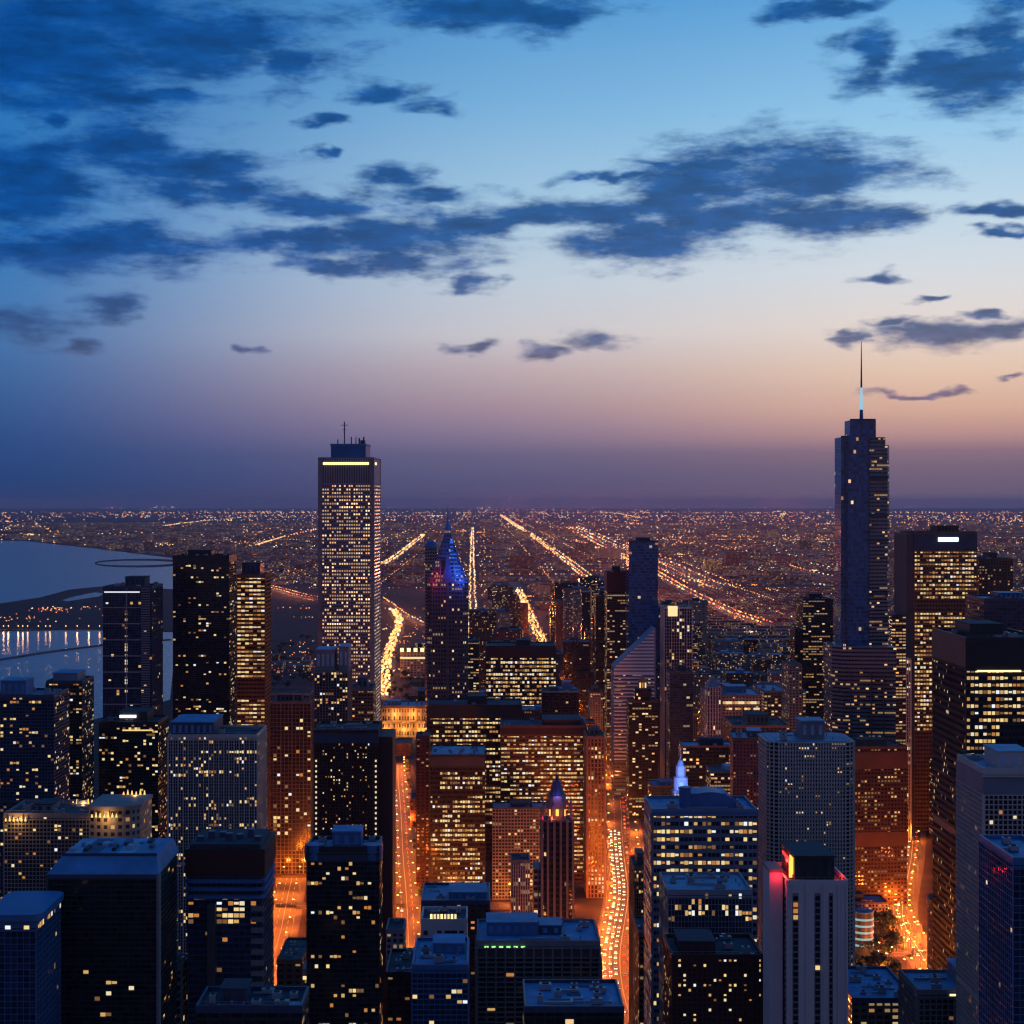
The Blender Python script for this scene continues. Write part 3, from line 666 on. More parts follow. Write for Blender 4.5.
def chevron():
    Y = 1700; x0, x1 = 427, 468; zb = gz(583, Y); w = (x1 - x0) * Y / F; X = gx((x0 + x1) / 2, Y)
    root = empty('chevron_spired_tower', (X, Y, 0), 0, 'slender grey tower with stepped pyramid crown floodlit blue and red', 'skyscraper'); FOOT.append(('chevron', X - w/2 - 1, X + w/2 + 6, Y - 2, Y + 40, zb + 60))
    b = MB(); b.prism(cham(-w/2, w/2, 0, 36, 5), 0, zb, bw=2.5, fh=3.9); b.build('wall', M['twin'], root)
    b = MB()
    for x in (-w*.5 + 5, -w * .17, 0, w * .17, w*.5 - 5): b.box(x - .7, x + .7, -.6, -.01, 0, zb + (20 if abs(x) < 8 else 4))
    b.build('pier_frame', C['darkstone'], root)
    cx = 0; tops = [(1.0, 0), (.84, 8), (.66, 18), (.48, 29), (.28, 40)]
    b = MB()
    for i in range(5):
        k, z0 = tops[i]; z1 = tops[i + 1][1] if i < 4 else 50
        hw = w/2 * k - .5; hd = 17.5 * k
        b.prism(rect(-hw, hw, 18 - hd, 18 + hd), zb + z0, zb + z1, 0, bw=2.5, fh=3.9, top=(tops[i + 1][0] / k * 1.06 if i < 4 else .5), cen=(0, 18))
    b.build('stepped_crown', M['twin'], root)
    # chevron gables, one storey lamps
    for s, mt, mn in ((1, 'bluedim', 'blue_window_strip'), (-1, None, '')):
        if mt:
            for i in range(12):
                zz = zb + 1 + i * 3.6; hw = w/2 * (1 - i / 13.5)
                if hw < 2: break
                xk = max([w/2 * k for k, z0 in tops if z0 <= zz - zb] or [w/2])
                hd = 17.5 * [k for k, z0 in tops if z0 <= zz - zb + .1][-1]; hwk = w/2 * [k for k, z0 in tops if z0 <= zz - zb + .1][-1] - 5
                if hwk > 2: strip(root, mn, 2.0, hwk + 1, 18 - hd - .25, 18 - hd - .03, zz, zz + 1.3, E[mt])
    b = MB(); b.face([(-6, -.8, zb), (6, -.8, zb), (0, -.8, zb + 26)]); b.face([(-6, 2, zb), (-6, -.8, zb), (0, -.8, zb + 26), (0, 2, zb + 26)]); b.face([(6, -.8, zb), (6, 2, zb), (0, 2, zb + 26), (0, -.8, zb + 26)])
    b.build('gable', C['navy'], root)
    b = MB(); b.cyl(0, 18, 3.4, zb + 50, zb + 58, 4, 0, .8); b.cyl(0, 18, .7, zb + 58, zb + 74, 8, 0, .1); b.build('spire', C['blue'], root)
    for x, zz, c, p in ((9, zb + 12, (.03, .14, 1), 26000), (14, zb + 3, (.03, .14, 1), 20000), (5, zb + 30, (.05, .18, 1), 16000), (-10, zb + 8, (1, .01, .05), 7000), (-14, zb + 1, (1, .01, .05), 5000), (3, zb + 50, (.05, .2, 1), 6000)):
        l = bpy.data.lights.new('crown_floodlight', 'POINT'); l.energy = p * .6; l.color = c; l.shadow_soft_size = 1
        o = bpy.data.objects.new('crown_floodlight', l); col.objects.link(o); o.parent = root; o.location = (x, -7, zz)
chevron()
S_('older_slab_tower', 'thin dark shaft with lit strips standing behind the spired chevron crown tower', 467.5, 479, 642, 1790, 40, 'B', mat='officelit', frame='darkstone', roof=5, units=1)
def domed():
    Y = 2100; z = gz(548, Y); X = gx(431, Y)
    root = empty('domed_tower', (X, Y, 0), 0, 'slim tower capped by a small dusky blue dome behind the chevron crown', 'tower'); FOOT.append(('domed', X - 9, X + 9, Y, Y + 18, z))
    b = MB(); b.prism(rect(-7, 7, 0, 16), 0, z, bw=3, fh=3.8); b.build('wall', M['conc'], root)
    b = MB(); n = 7
    for i in range(n):
        a, c = math.pi / 2 * i / n, math.pi / 2 * (i + 1) / n
        b.prism(circ(0, 8, 8 * math.cos(a), 20), z + 9 * math.sin(a), z + 9 * math.sin(c), caps=i == n - 1, top=math.cos(c) / math.cos(a) if i < n - 1 else .1, cen=(0, 8))
    b.build('dome', C['blue'], root, True)
    b = MB(); b.cyl(0, 8, .8, z + 9, z + 14, 8, 0, .2); b.build('finial', C['metal'], root)
domed()

# far loop towers
S_('dark_glass_tower', 'tall plain dark blue glass slab rising highest behind the wedge roofed tower', 629, 658, 542, 2050, 46, 'B', mat='spired', frame='navy', fh=5, bw=4.4, pw=.3, pd=.3, sh=.8, sd=.2, lit=(.03, .06, 5), roof=5, topband=0, units=3, cap=80, pref=lambda fc, k, j, n, nf, on, r: on and nf - 60 < j < nf - 13, limz=90)
S_('dark_maroon_tower', 'dark maroon office with broken rows of lamps beside the tall blue glass slab', 607, 628, 573, 2120, 44, 'B', mat='officelit', frame='maroon', fh=4.2, bw=4.2, roof=5, topband=22, topmat='maroon', units=2)
S_('flat_dark_tower', 'short dark tower tucked beside the dark maroon office', 596, 608, 597, 2200, 40, 'B', mat='blackdim', frame='black', roof=5, units=1)
def wedge():
    Y = 1900; x0, x1 = 614, 655; z1 = gz(629, Y); z0 = gz(668, Y); w = (x1 - x0) * Y / F; X = gx((x0 + x1) / 2, Y); d = 44
    root = empty('wedge_roofed_tower', (X, Y, 0), 0, 'white banded tower whose roof is sliced into a steep triangle', 'skyscraper'); FOOT.append(('wedge', X - w/2 - 1, X + w/2 + 1, Y - 1, Y + d, z1))
    b = MB(); zt = z0 - 6
    bs = 1.3
    b.prism(rect(-w/2, w/2, 0, d), 0, zt, bw=2.4, fh=3.9); b.build('wall', M['bands'], root)
    b = MB(); nf = round(zt / 3.9)
    for j in range(24):
        zz = zt - j * 3.9
        b.box(-w/2 - .25, w/2 + .25, -.25, -.01, zz - 1.5, zz, skip='b'); b.box(-w/2 - .25, -w/2 - .01, 0, d, zz - 1.5, zz, skip='r')
    b.build('band_cladding', C['band'], root)
    # sloping prism of the roof: rises towards +x
    A = [(-w/2, 0, zt), (w/2, 0, zt), (w/2, 0, z1), (-w/2, 0, z0)]; B_ = [(p[0], d, p[2]) for p in A]
    b = MB(); b.face(A); b.face(B_[::-1]); b.face([A[1], B_[1], B_[2], A[2]]); b.face([A[0], A[3], B_[3], B_[0]]); b.face([A[3], A[2], B_[2], B_[3]])
    b.build('sloping_roof', C['bluegrey'], root)
    b = MB(); n = 13
    for j in range(n):
        za = zt + (z1 - zt) * j / n; zc = za + (z1 - zt) / n * .5
        def xl(z): return -w/2 if z <= z0 else -w/2 + w * (z - z0) / (z1 - z0)
        b.face([(xl(za), -.3, za), (w/2 + .2, -.3, za), (w/2 + .2, -.3, zc), (xl(zc), -.3, zc)])
        b.face([(xl(za), -.3, za), (xl(za), 0, za), (w/2 + .2, 0, za), (w/2 + .2, -.3, za)])
        b.face([(xl(zc), -.3, zc), (w/2 + .2, -.3, zc), (w/2 + .2, 0, zc), (xl(zc), 0, zc)])
    b.build('roof_band_cladding', C['band'], root)
    b = MB(); b.box(w/2 - .8, w/2 + .5, -.7, d, 0, z1 + .5, skip=''); b.build('edge_fin', C['paleb'], root)
wedge()
def whiteframe():
    root, w, z = tall('white_frame_tower', 'tall tower with white frame of double piers and a glowing gold lantern on top', 664, 692, 608, 1960, 38, 'A', 'dark', 'white', fh=5.2, bw=4.0, pw=.5, pd=.6, sh=.5, sd=.4, lit=(.08, .0, 3), roof=5, units=1, cap=50, pent=[], big=(3, 1.0), limz=70)
    strip(root, 'gold_lantern', -w*.36, -w*.02, -1.0, 4, z - 9, z + .5 + 1.5, E['gold'])
whiteframe()
S_('dark_residential_tower', 'dark narrow tower with lamp at its roofline in front of the white framed tower', 670, 693, 673, 1700, 30, 'B', mat='navyglass', frame='darkstone', roof=5, units=2, fh=3.4)
S_('ornate_tower', 'ornate brown tower with rounded cap peeking over the wedge roof edge', 650, 663, 618, 2150, 30, 'B', mat='brown', frame='brown', chamf=4, roof=2, units=0, pent=[(-.2, .2, .3, .7, 7, C['brown'], 5)])
def greenshaft():
    Y = 1760; root, w, z = tall('dark_green_tower', 'dark terracotta shaft with a gilded lantern cap below the wedge roof', 629, 658, 702, Y, 32, 'B', mat='black', frame='black', roof=5, units=0, parapet=True, pent=[], fh=3.6)
    b = MB(); b.prism(cham(-w * .28, w * .30, 5, 24, 3), z, z + 12, bw=2.5, fh=3.6); b.build('upper_tier', M['black'], root)
    b = MB(); b.prism(cham(-4, 4.5, 9, 20, 2.5), z + 12, z + 19); b.build('lantern', C['orangebrick'], root)
    for x in (-2.5, 0, 2.8): strip(root, 'lantern_window', x - .7, x + .7, 8.7, 8.95, z + 13, z + 18, E['gold'] if x else LIT[3])
    b = MB(); b.prism(cham(-4, 4.5, 9, 20, 2.5), z + 19, z + 25, top=.15); b.build('gilded_roof', C['orangebrick'], root)
greenshaft()
S_('pink_stone_block', 'rosy stone block glowing from the avenue lamps at its foot', 590, 603, 693, 2050, 36, 'B', mat='cream', frame='orangebrick', roof=1, units=1)
def hotel():
    root, w, z = tall('mansard_market_block', 'long pale masonry block with a lit top row and grey end tower', 709, 762, 696, 1560, 60, 'B', mat='cream', frame='stone', roof=2, units=8, fh=3.8, bw=4, pent=[(-.1, .3, .5, .8, 5)])
    b = MB(); b.prism(rect(-w/2 - 2, -w/2 + 10, -4, 14), 0, z + 8, bw=2.5, fh=3.7); b.build('end_tower', M['piers'], root)
    b = MB(); b.prism(rect(-w/2 - 1, -w/2 + 9, -3, 13), z + 8, z + 16, top=.35); b.build('end_tower_roof', C['bluegrey'], root)
    for k in range(12): 
        x = -w/2 + 12 + k * (w - 14) / 12; strip(root, 'window', x, x + 2.6, -.2, -.02, z - 7, z - 4.6, LIT[(k * 5) % 4])
        if k % 3: strip(root, 'window', x, x + 2.6, -.2, -.02, z - 12, z - 10.2, LIT[(k * 3) % 4])
hotel()
S_('warehouse_block', 'broad low market hall with a blue flat roof and rows of white windows', 764, 806, 692, 1720, 70, 'B', mat='lowlit', frame='stone', roof=2, units=8, pent=[], fh=4)
S_('brick_hotel', 'tall plain orange tinted brick block standing behind the pale grid tower', 789, 802, 666, 1650, 40, 'B', mat='cream', frame='orangebrick', roof=1, units=1)
S_('dark_slim_tower', 'slim black tower with pale roof box near the glass block of yellow windows', 795, 803, 630, 1900, 30, 'B', mat='blackdim', frame='black', roof=5, units=0)
S_('riverside_block', 'reddish apartment block with stepped corner and a blue rooftop lamp', 733, 770, 740, 1180, 40, 'B', mat='redbrick', frame='brown', roof=2, units=4, fh=3.2, bw=3, rz=-5)
S_('terrace_roof_block', 'black pitched roof hall with copper coloured edge behind the pale grid tower', 733, 790, 727, 1400, 60, 'B', mat='brown', frame='orangebrick', roof=5, units=5, fh=3.6)
def terracotta():
    Y = 1130; z = gz(806, Y); w = (712 - 652) * Y / F; X = gx(682, Y)
    root = empty('terracotta_clock_building', (X, Y, 0), 0, 'cream terracotta building with a small tower floodlit in blue', 'building'); FOOT.append(('terracotta', X - w/2, X + w/2, Y, Y + 36, z))
    b = MB(); b.prism(rect(-w/2, w/2, 0, 34), 0, z, bw=3, fh=3.7); b.build('wall', M['cream'], root)
    b = MB(); b.box(-w/2 - .6, w/2 + .6, -.6, 34.6, z - 3, z); b.build('cornice', C['orangebrick'], root)
    zb = z; b = MB(); b.prism(cham(-5.5, 5.5, 2, 13, 1.5), zb, zb + 9); b.build('tower_base', C['beige'], root)
    for x in (-4, -2, 0, 2, 4): strip(root, 'colonnade_light', x - .45, x + .45, 1.7, 1.95, zb + 1, zb + 7, E['gold'])
    b = MB(); b.prism(cham(-4.2, 4.2, 3.3, 11.7, 1.5), zb + 9, zb + 17); b.prism(cham(-3, 3, 4.5, 10.5, 1.2), zb + 17, zb + 24); b.build('tower_shaft', C['white'], root)
    b = MB(); b.cyl(0, 7.5, 2.6, zb + 24, zb + 28, 10, 0, 1.2); b.cyl(0, 7.5, .35, zb + 28, zb + 37, 6, 0, .08); b.build('spire', C['white'], root)
    strip(root, 'clock_face', -1.2, 1.2, 3.0, 3.25, zb + 12, zb + 14.4, E['paleblue'])
    for x, zz in ((-6, zb + 10), (6, zb + 10), (0, zb + 19), (0, zb + 26)):
        l = bpy.data.lights.new('blue_floodlight', 'POINT'); l.energy = 3500; l.color = (.08, .22, 1); l.shadow_soft_size = .4
        o = bpy.data.objects.new('blue_floodlight', l); col.objects.link(o); o.parent = root; o.location = (x, -2, zz)
terracotta()
def colonnade():
    Y = 2380; root, w, z = tall('floodlit_museum', 'low museum front glowing gold with a row of pilasters', 382, 426, 707, Y, 60, 'B', mat='cream', frame='orangebrick', roof=3, units=9, fh=14, bw=5, pent=[(-.4, -.1, .4, .8, 5)])
    b = MB(); n = 9
    for k in range(n + 1):
        x = -w/2 + w * k / n; b.box(x - .9, x + .9, -1.4, -.1, 2, z - 2)
    b.box(-w/2, w/2, -1.6, -.2, z - 2, z - .95); b.box(-w/2, w/2, -2.5, -.2, z * .5, z * .5 + 1.2); b.build('pilaster_frame', C['orangebrick'], root)
    for k in range(5):
        x = -w/2 + w * (k + .5) / 5
        l = bpy.data.lights.new('gold_floodlight', 'POINT'); l.energy = 22000; l.color = (1, .42, .08); l.shadow_soft_size = .5
        o = bpy.data.objects.new('gold_floodlight', l); col.objects.link(o); o.parent = root; o.location = (x, -9, z * (.25 + .5 * (k % 2)))
colonnade()
def bandshell():
    Y = 3180; root, w, z = tall('concert_pavilion', 'low flat pavilion with four glaring stage lamps along its roof edge', 400, 427, 652, Y, 40, 'B', mat='cream', frame='orangebrick', roof=1, units=0, fh=6, bw=8, pent=[])
    for k in range(4):
        b = MB(); x = -w/2 + w * (k + .3) / 4; b.cyl(x, -2, 3.2, z + 1, z + 7, 10); b.build('stage_lamp', E['yellow'], root)
    strip(root, 'light_strip', -w/2, w/2, -1.2, -.9, z - 12, z - 9, E['gold'])
bandshell()

# ------------------------------------------------ west / near group
S_('white_roofed_tower', 'stepped grey tower with two pale roof boxes in front of the white piered giant', 314, 348, 672, 1240, 36, 'A', 'dark', 'grey', fh=3.6, bw=3.6, pw=1.0, pd=.4, sh=.6, sd=.2, lit=(.12, .03, 3), roof=5, units=0, cap=80, limz=60, pent=[(-.45, .1, .1, .8, 15, C['stone'], 3), (.22, .5, .1, .8, 17, C['stone'], 3)])
S_('grey_pier_block', 'narrow ribbed block filling the foot of the white piered giant', 349, 373, 690, 1300, 34, 'B', mat='lowlit', frame='grey', roof=5, units=1, fh=3.5, bw=3)
S_('dark_apartment_tower', 'broad black lakeside apartment tower with fine floor lines and scattered lamps', 173, 229, 557, 1350, 40, 'A', 'dark', 'black', fh=3.1, bw=3.4, pw=.25, pd=.15, sh=.7, sd=.5, lit=(.06, .02, 4), roof=5, topband=4, units=4, cap=100, limz=80)
S_('yellow_banded_tower', 'slim tower solidly striped with cream lit floors beside the black lakeside tower', 237, 265, 576, 1450, 40, 'A', 'warm', 'brown', fh=4.6, bw=4.6, pw=.5, pd=.3, sh=2.3, sd=.3, lit=(.9, .9, 9), roof=5, units=1, cap=100, limz=90,
   pent=[(-.35, .3, .1, .8, 10, C['navy'], 5)], pref=lambda fc, k, j, n, nf, on, r: on and not (.60 < j / nf < .66) and fc == 'f')
def glasstower():
    Y = 1250; root, w, z = tall('blue_glass_tower', 'blue glass tower with thin bright cross bands and a pale ribbed corner strip', 103, 152, 588, Y, 42, 'A', 'navy', 'navy', fh=3.4, bw=3.3, pw=.2, pd=.15, sh=.25, sd=.1, lit=(.025, .0, 4), roof=5, units=4, cap=80, limz=80,
        pref=lambda fc, k, j, n, nf, on, r: on or (fc == 'f' and k == int(n * .48) and r.random() < .5))
    b = MB()
    for k in range(9):
        zz = z - 2 - k * 11.2; b.box(-w/2 - .2, w * .27, -.5, -.2, zz - .7, zz, skip='b')
    b.box(w * -.03, w * -.01, -.6, -.2, 40, z); b.build('band_trim', C['paleb'], root)
    b = MB()
    for k in range(int(z / 1.7)):
        zz = z - k * 1.7; b.box(w * .28, w * .46, -.7, -.2, zz - .8, zz, skip='b')
    b.build('corner_louvre', C['bluegrey'], root)
    strip(root, 'roof_light', -w/2 + 1, w * .25, -.6, -.3, z - 3.2, z - 2.4, LIT[5])
glasstower()
S_('lakeside_slab_tower', 'dark grey slab with a low blue roof box at the water edge', -6, 54, 697, 950, 34, 'A', 'navy', 'navy', fh=3.2, bw=3.0, pw=.4, pd=.2, sh=.8, sd=.3, lit=(.11, .02, 3), roof=2, units=6, cap=100, pent=[(-.42, .0, .1, .6, 8, C['blue'], 2)])
S_('stepped_crown_tower', 'brown residential tower with bevelled stepped crown standing against the harbour water'.replace('bevelled ', 'sloping '), 46, 82, 683, 1020, 30, 'A', 'warm', 'darkstone', fh=3.1, bw=3.0, pw=.5, pd=.3, sh=.9, sd=.3, lit=(.12, .04, 3), roof=2, units=2, cap=90, pent=[(-.34, .34, .1, .8, 5, C['bluegrey'], 2)])
S_('black_riverside_tower', 'black residential tower with a bright roof terrace in front of the blue glass tower', 99, 158, 724, 1050, 34, 'A', 'dark', 'black', fh=3.2, bw=3.0, pw=.3, pd=.2, sh=.8, sd=.4, lit=(.13, .03, 3), roof=5, units=3, cap=100, pent=[(-.2, .28, .2, .8, 6)])
def roofterrace():
    root = [o for o in col.objects if o.name.startswith('black_riverside_tower')][0]; w = 59 * 1050 / F; z = gz(724, 1050)
    strip(root, 'terrace_light', w * -.18, w * .10, 5, 5.5, z + 3, z + 4.6, E['white']); strip(root, 'terrace_light', w * -.1, w * .42, -.6, -.45, z - 4, z - 3.2, LIT[1])
roofterrace()
S_('piered_residential_tower', 'grey residential tower with tall white vertical piers and dark blue roof slab', 168, 257, 737, 940, 40, 'A', 'navy', 'pale', fh=3.1, bw=2.4, pw=.35, pd=.5, sh=.35, sd=.1, lit=(.10, .03, 5), roof=5, units=2, cap=100, big=(2, .7),
   pent=[(-.48, .0, .1, .95, 7, C['navy'], 4)], pref=lambda fc, k, j, n, nf, on, r: on or (j == nf - 5 and k > n * .5 and r.random() < .8))
S_('open_frame_tower', 'concrete framed tower with open beams around its roof and reddish lower windows', 258, 311, 703, 1500, 44, 'A', 'warm', 'grey', fh=4.5, bw=4.4, pw=.7, pd=.5, sh=.8, sd=.2, lit=(.16, .03, 3), roof=5, units=3, cap=100, big=(3, 1.1), topband=0,
   pref=lambda fc, k, j, n, nf, on, r: r.random() < (.04 + .28 * (1 - j / nf) if k % 3 != 0 else .02), limz=30)
def openframe():
    root = [o for o in col.objects if o.name.startswith('open_frame_tower')][0]; w = 53 * 1500 / F; z = gz(703, 1500); b = MB()
    for x in (-w/2 + .5, -w/6, w/6, w/2 - .5):
        for y in (.5, 43.5): b.box(x - .4, x + .4, y - .4, y + .4, z + 1.35, z + 7)
    for y in (.5, 43.5): b.box(-w/2, w/2, y - .5, y + .5, z + 7, z + 8)
    for x in (-w/2 + .5, w/2 - .5): b.box(x - .5, x + .5, 1, 43, z + 7, z + 8)
    b.build('roof_beam_frame', C['stone'], root)
openframe()
def maroontower():
    Y = 1000; root, w, z = tall('maroon_hotel_tower', 'maroon slab tower edged by strings of white bulbs on both corners', 314, 378, 732, Y, 40, 'A', 'warm', 'maroon', fh=3.2, bw=2.6, pw=1.3, pd=.2, sh=1.3, sd=.1, lit=(.12, .0, 3), roof=5, units=3, cap=100, topband=6, topmat='navy',
        pref=lambda fc, k, j, n, nf, on, r: fc == 'f' and 2 < k < n - 3 and r.random() < .30 * (.35 + (k * 7 % 5) / 5) and j > 10, limz=20, pent=[])
    for s in (-1, 1):
        b = MB()
        for k in range(36):
            zz = z - 16 - k * 2.9; x = s * (w/2 - 1.2); b.box(x - .45, x + .45, -.6, -.25, zz - .55, zz + .55)
        b.build('bulb_string_trim', LIT[2], root)
    b = MB(); b.box(w/2 + .3, w/2 + 8, 3, 38, 0, z - 3); b.build('side_bay', C['maroon'], root)
maroontower()

def crowned():
    Y = 760; root, w, z = tall('curved_corner_block', 'beige apartment block whose curved cornices are lit by flickering gold uplights', 4, 90, 816, Y, 34, 'A', 'dark', 'beige', fh=3.0, bw=2.7, pw=.5, pd=.3, sh=.7, sd=.25, lit=(.14, .0, 3), roof=5, units=5, cap=100, pent=[(-.2, .0, .3, .7, 3)])
    zz = z + 3
    b = MB(); X0 = w/2 + .5; b.prism([(X0 - 1 + 18 * t / 6 , -2.2 * math.sin(math.pi * t / 6)) for t in range(7)] + [(X0 + 20, 4), (X0 + 20, 30), (X0 - 1, 30)], 0, zz, bw=2.7, fh=3); b.build('bay_wall', M['cream'], root)
    b = MB(); b.prism([(X0 - 1.5 + 19 * t / 6, -.5 - 2.4 * math.sin(math.pi * t / 6)) for t in range(7)] + [(X0 + 20.5, 4), (X0 + 20.5, 30), (X0 - 1.5, 30)], zz, zz + 1.4); b.build('bay_cornice', C['beige'], root)
    for x0, x1, zq in ((-w/2 + 1, -w/2 + 11, z - 2), (w/2 - 14, w/2 - 4, z + .06), (X0 + 1, X0 + 13, zz - 3), (X0 + 8, X0 + 19, zz + 1.42)):
        n = int((x1 - x0) / 1.6)
        for k in range(n):
            x = x0 + (x1 - x0) * k / n; h = 1.2 + (k * 37 % 10) / 8
            yy = (-1.0 if x < w/2 - 14.1 else (30 if x < w/2 else (-3.1 if zq < zz else 28.5)))
            b = MB(); b.cyl(x, yy, .45, zq, zq + h, 8, 0, .15); b.build('uplight', E['gold'] if k % 2 else E['orange'], root)
        l = bpy.data.lights.new('cornice_floodlight', 'POINT'); l.energy = 1800; l.color = (1, .5, .14); l.shadow_soft_size = .5
        o = bpy.data.objects.new('cornice_floodlight', l); col.objects.link(o); o.parent = root; o.location = ((x0 + x1) / 2, yy - 2.5, zq)
crowned()

def bluebig():
    Y = 560; root, w, z = tall('blue_roofed_tower', 'large dark apartment tower with sloping bright blue roof and faint floor lines', 49, 157, 874, Y, 36, 'A', 'dark', 'black', fh=2.95, bw=3.2, pw=.2, pd=.1, sh=.5, sd=.7, lit=(.02, .0, 3), roof=4, units=2, cap=80, pent=[], parapet=False,
        pref=lambda fc, k, j, n, nf, on, r: r.random() < (.014 + (.13 if (j < nf - 17 and .3 < k / n < .75) else 0)))
    b = MB(); x0, x1 = -w/2 - .6, w/2 + .6
    b.face([(x0, -.9, z), (x1, -.9, z), (x1 - 1.2, 3, z + 5), (x0 + 4, 3, z + 5)]); b.face([(x0 + 4, 3, z + 5), (x1 - 1.2, 3, z + 5), (x1 - 1.2, 33, z + 5), (x0 + 4, 33, z + 5)])
    b.face([(x0, 37, z), (x0 + 4, 33, z + 5), (x1 - 1.2, 33, z + 5), (x1, 37, z)]); b.face([(x0, -.9, z), (x0 + 4, 3, z + 5), (x0 + 4, 33, z + 5), (x0, 37, z)]); b.face([(x1, -.9, z), (x1, 37, z), (x1 - 1.2, 33, z + 5), (x1 - 1.2, 3, z + 5)])
    b.face([(x0, -.9, z), (x0, 37, z), (x1, 37, z), (x1, -.9, z)])
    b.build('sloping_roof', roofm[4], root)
    r = random.Random(3)
    for k in range(12):
        x = -w * .38 + k * w * .066; y = r.uniform(5, 24); b = MB(); b.box(x, x + r.uniform(1, 2.2), y, y + r.uniform(2, 7), z + 5.05, z + 5.5 + r.random()); b.build('skylight', roofm[(3, 4, 5, 0)[k % 4]], root)
    for k in range(5):
        x = -w * .40 + k * w * .16; b = MB(); b.box(x, x + r.uniform(3, 6), 5, 31, z + 5.02, z + 5.1 + k * .01); b.build('roof_panel', roofm[(3, 0, 2, 3, 2)[k]], root)
    b = MB(); b.box(x0 + 4, x1 - 1.2, 2.9, 3.2, z + 5.02, z + 5.9); b.build('parapet', C['navy'], root)
    b = MB(); b.box(x0 - .1, x1 + .1, -1.15, -.95, z - 1.2, z + .1); b.build('gutter', C['navy'], root)
    strip(root, 'edge_fin', w/2 + .05, w/2 + .9, -1.2, 2, 0, z, C['stone'])
    strip(root, 'edge_fin', -w/2 - .9, -w/2 - .05, -1.2, 2, 0, z, C['darkstone'])
bluebig()

def maroonblock():
    Y = 600; root, w, z = tall('maroon_capped_tower', 'dark tower with a maroon roof storey above curved blue bands and a bright lounge', 188, 262, 876, Y, 30, 'A', 'navy', 'navy', fh=3.6, bw=3.4, pw=.3, pd=.3, sh=1.0, sd=.5, lit=(.03, 0, 2), roof=5, units=0, cap=60, pent=[], parapet=False, rz=0,
        pref=lambda fc, k, j, n, nf, on, r: (fc == 'f' and nf - 8 <= j <= nf - 4 and ((.36 < k / n < .88 and r.random() < .95) or (k / n < .2 and r.random() < .6))) or on)
    b = MB(); b.box(-w/2 - .8, w/2 + 1, -.8, 31, z + .02, z + 9); b.build('top_storey', C['maroon'], root)
    b = MB(); b.box(-w/2 + .6, w/2 - .6, .6, 29, z + 9, z + 10.5); b.build('upper_roof', roofm[5], root)
    for k in range(7):
        x = -w * .42 + k * w * .13; b = MB(); b.box(x, x + 2.2, 6 + k % 3 * 4, 9 + k % 3 * 4, z + 10.5, z + 12 + k % 2); b.build('roof_unit', C['navy'], root)
    for k in range(3): 
        b = MB(); b.prism(roundr(-w/2 - 1 - k * .1, w/2 + 1.2, -1.4, 30, 3, 4), z - 2.2 - k * 2.6, z - 1.0 - k * 2.6); b.build('band_cladding', C['blue'], root)
    b = MB(); b.box(-w * .23, -w * .12, -2.2, -.6, 0, z - 9); b.build('lift_shaft', C['darkstone'], root)
    b = MB()
    for j in range(8): b.box(w * .36, w/2 + .8, -1.3, -.6, z - 11.5 - j * 3.6, z - 9.8 - j * 3.6)
    b.build('balcony_trim', C['stone'], root)
maroonblock()

def cornertower():
    Y = 520; root, w, z = tall('lit_penthouse_tower', 'dark teal glass tower in the lower corner with a yellow lit penthouse level', -14, 36, 925, Y, 30, 'A', 'navy', 'blue', fh=3.3, bw=3.2, pw=.3, pd=.2, sh=.35, sd=.15, lit=(.02, 0, 2), roof=2, units=3, cap=40, topband=0, pent=[],
        pref=lambda fc, k, j, n, nf, on, r: on or (j == nf - 1 and r.random() < .6))
    b = MB(); b.prism(roundr(-w/2 - 1, w/2 + 1.6, -1.4, 31, 4, 5), z + 1.31, z + 3.2); b.build('roof_slab', C['blue'], root)
cornertower()

def nearblack():
    Y = 640; root, w, z = tall('black_blue_roof_tower', 'black glass tower with rounded shoulders and a blue stepped roof', 307, 379, 850, Y, 20, 'A', 'dark', 'black', fh=3.1, bw=2.4, pw=.2, pd=.2, sh=.7, sd=.15, lit=(.07, .02, 4), roof=4, units=6, cap=100, topband=4, topmat='navy',
        pent=[(-.16, .24, .2, .8, 5.5, C['blue'], 4)], pref=lambda fc, k, j, n, nf, on, r: on or (j == nf - 11 and r.random() < .45) or (j in (nf-3, nf-4) and .2 < k/n < .7 and r.random() < .35))
    for s in (-1, 1):
        b = MB(); b.cyl(s * (w/2 - 2.5), 3, 3.6, z - 3.8, z + 1.6, 16); b.build('corner_turret', C['blue'], root)
nearblack()

def whitesmall():
    Y = 760; root, w, z = tall('white_punched_block', 'small white block with square dark windows and gold letters glowing at its parapet', 421, 467, 922, Y, 24, 'B', mat='stone', frame='white', roof=5, units=3, fh=3.2, bw=2.5, pent=[])
    for o in root.children:
        if o.name.startswith('wall'): o.data.materials[0] = C['white']
    b = MB()
    for j in range(12):
        zz = z - 3.6 - j * 3.0
        for x, ww in ((-w*.40, .9), (-w*.10, .9), (w*.38, .9)): b.box(x - ww, x + ww, -.15, -.02, zz - 1.9, zz, skip='b')
    for j in range(4):
        zz = z - 3.6 - j * 9.0
        for x in (w*.08, w*.22): b.box(x - 1.3, x + 1.3, -.15, -.02, zz - 7.4, zz, skip='b')
    b.build('window_pane', G_['dark'], root)
    for k in range(8):
        x = -w * .3 + k * w * .075; b = MB(); b.box(x, x + .9, .2, .5, z + 1.3, z + 3.2); b.build('sign_letter', E['gold'] if k % 3 else E['yellow'], root)
whitesmall()
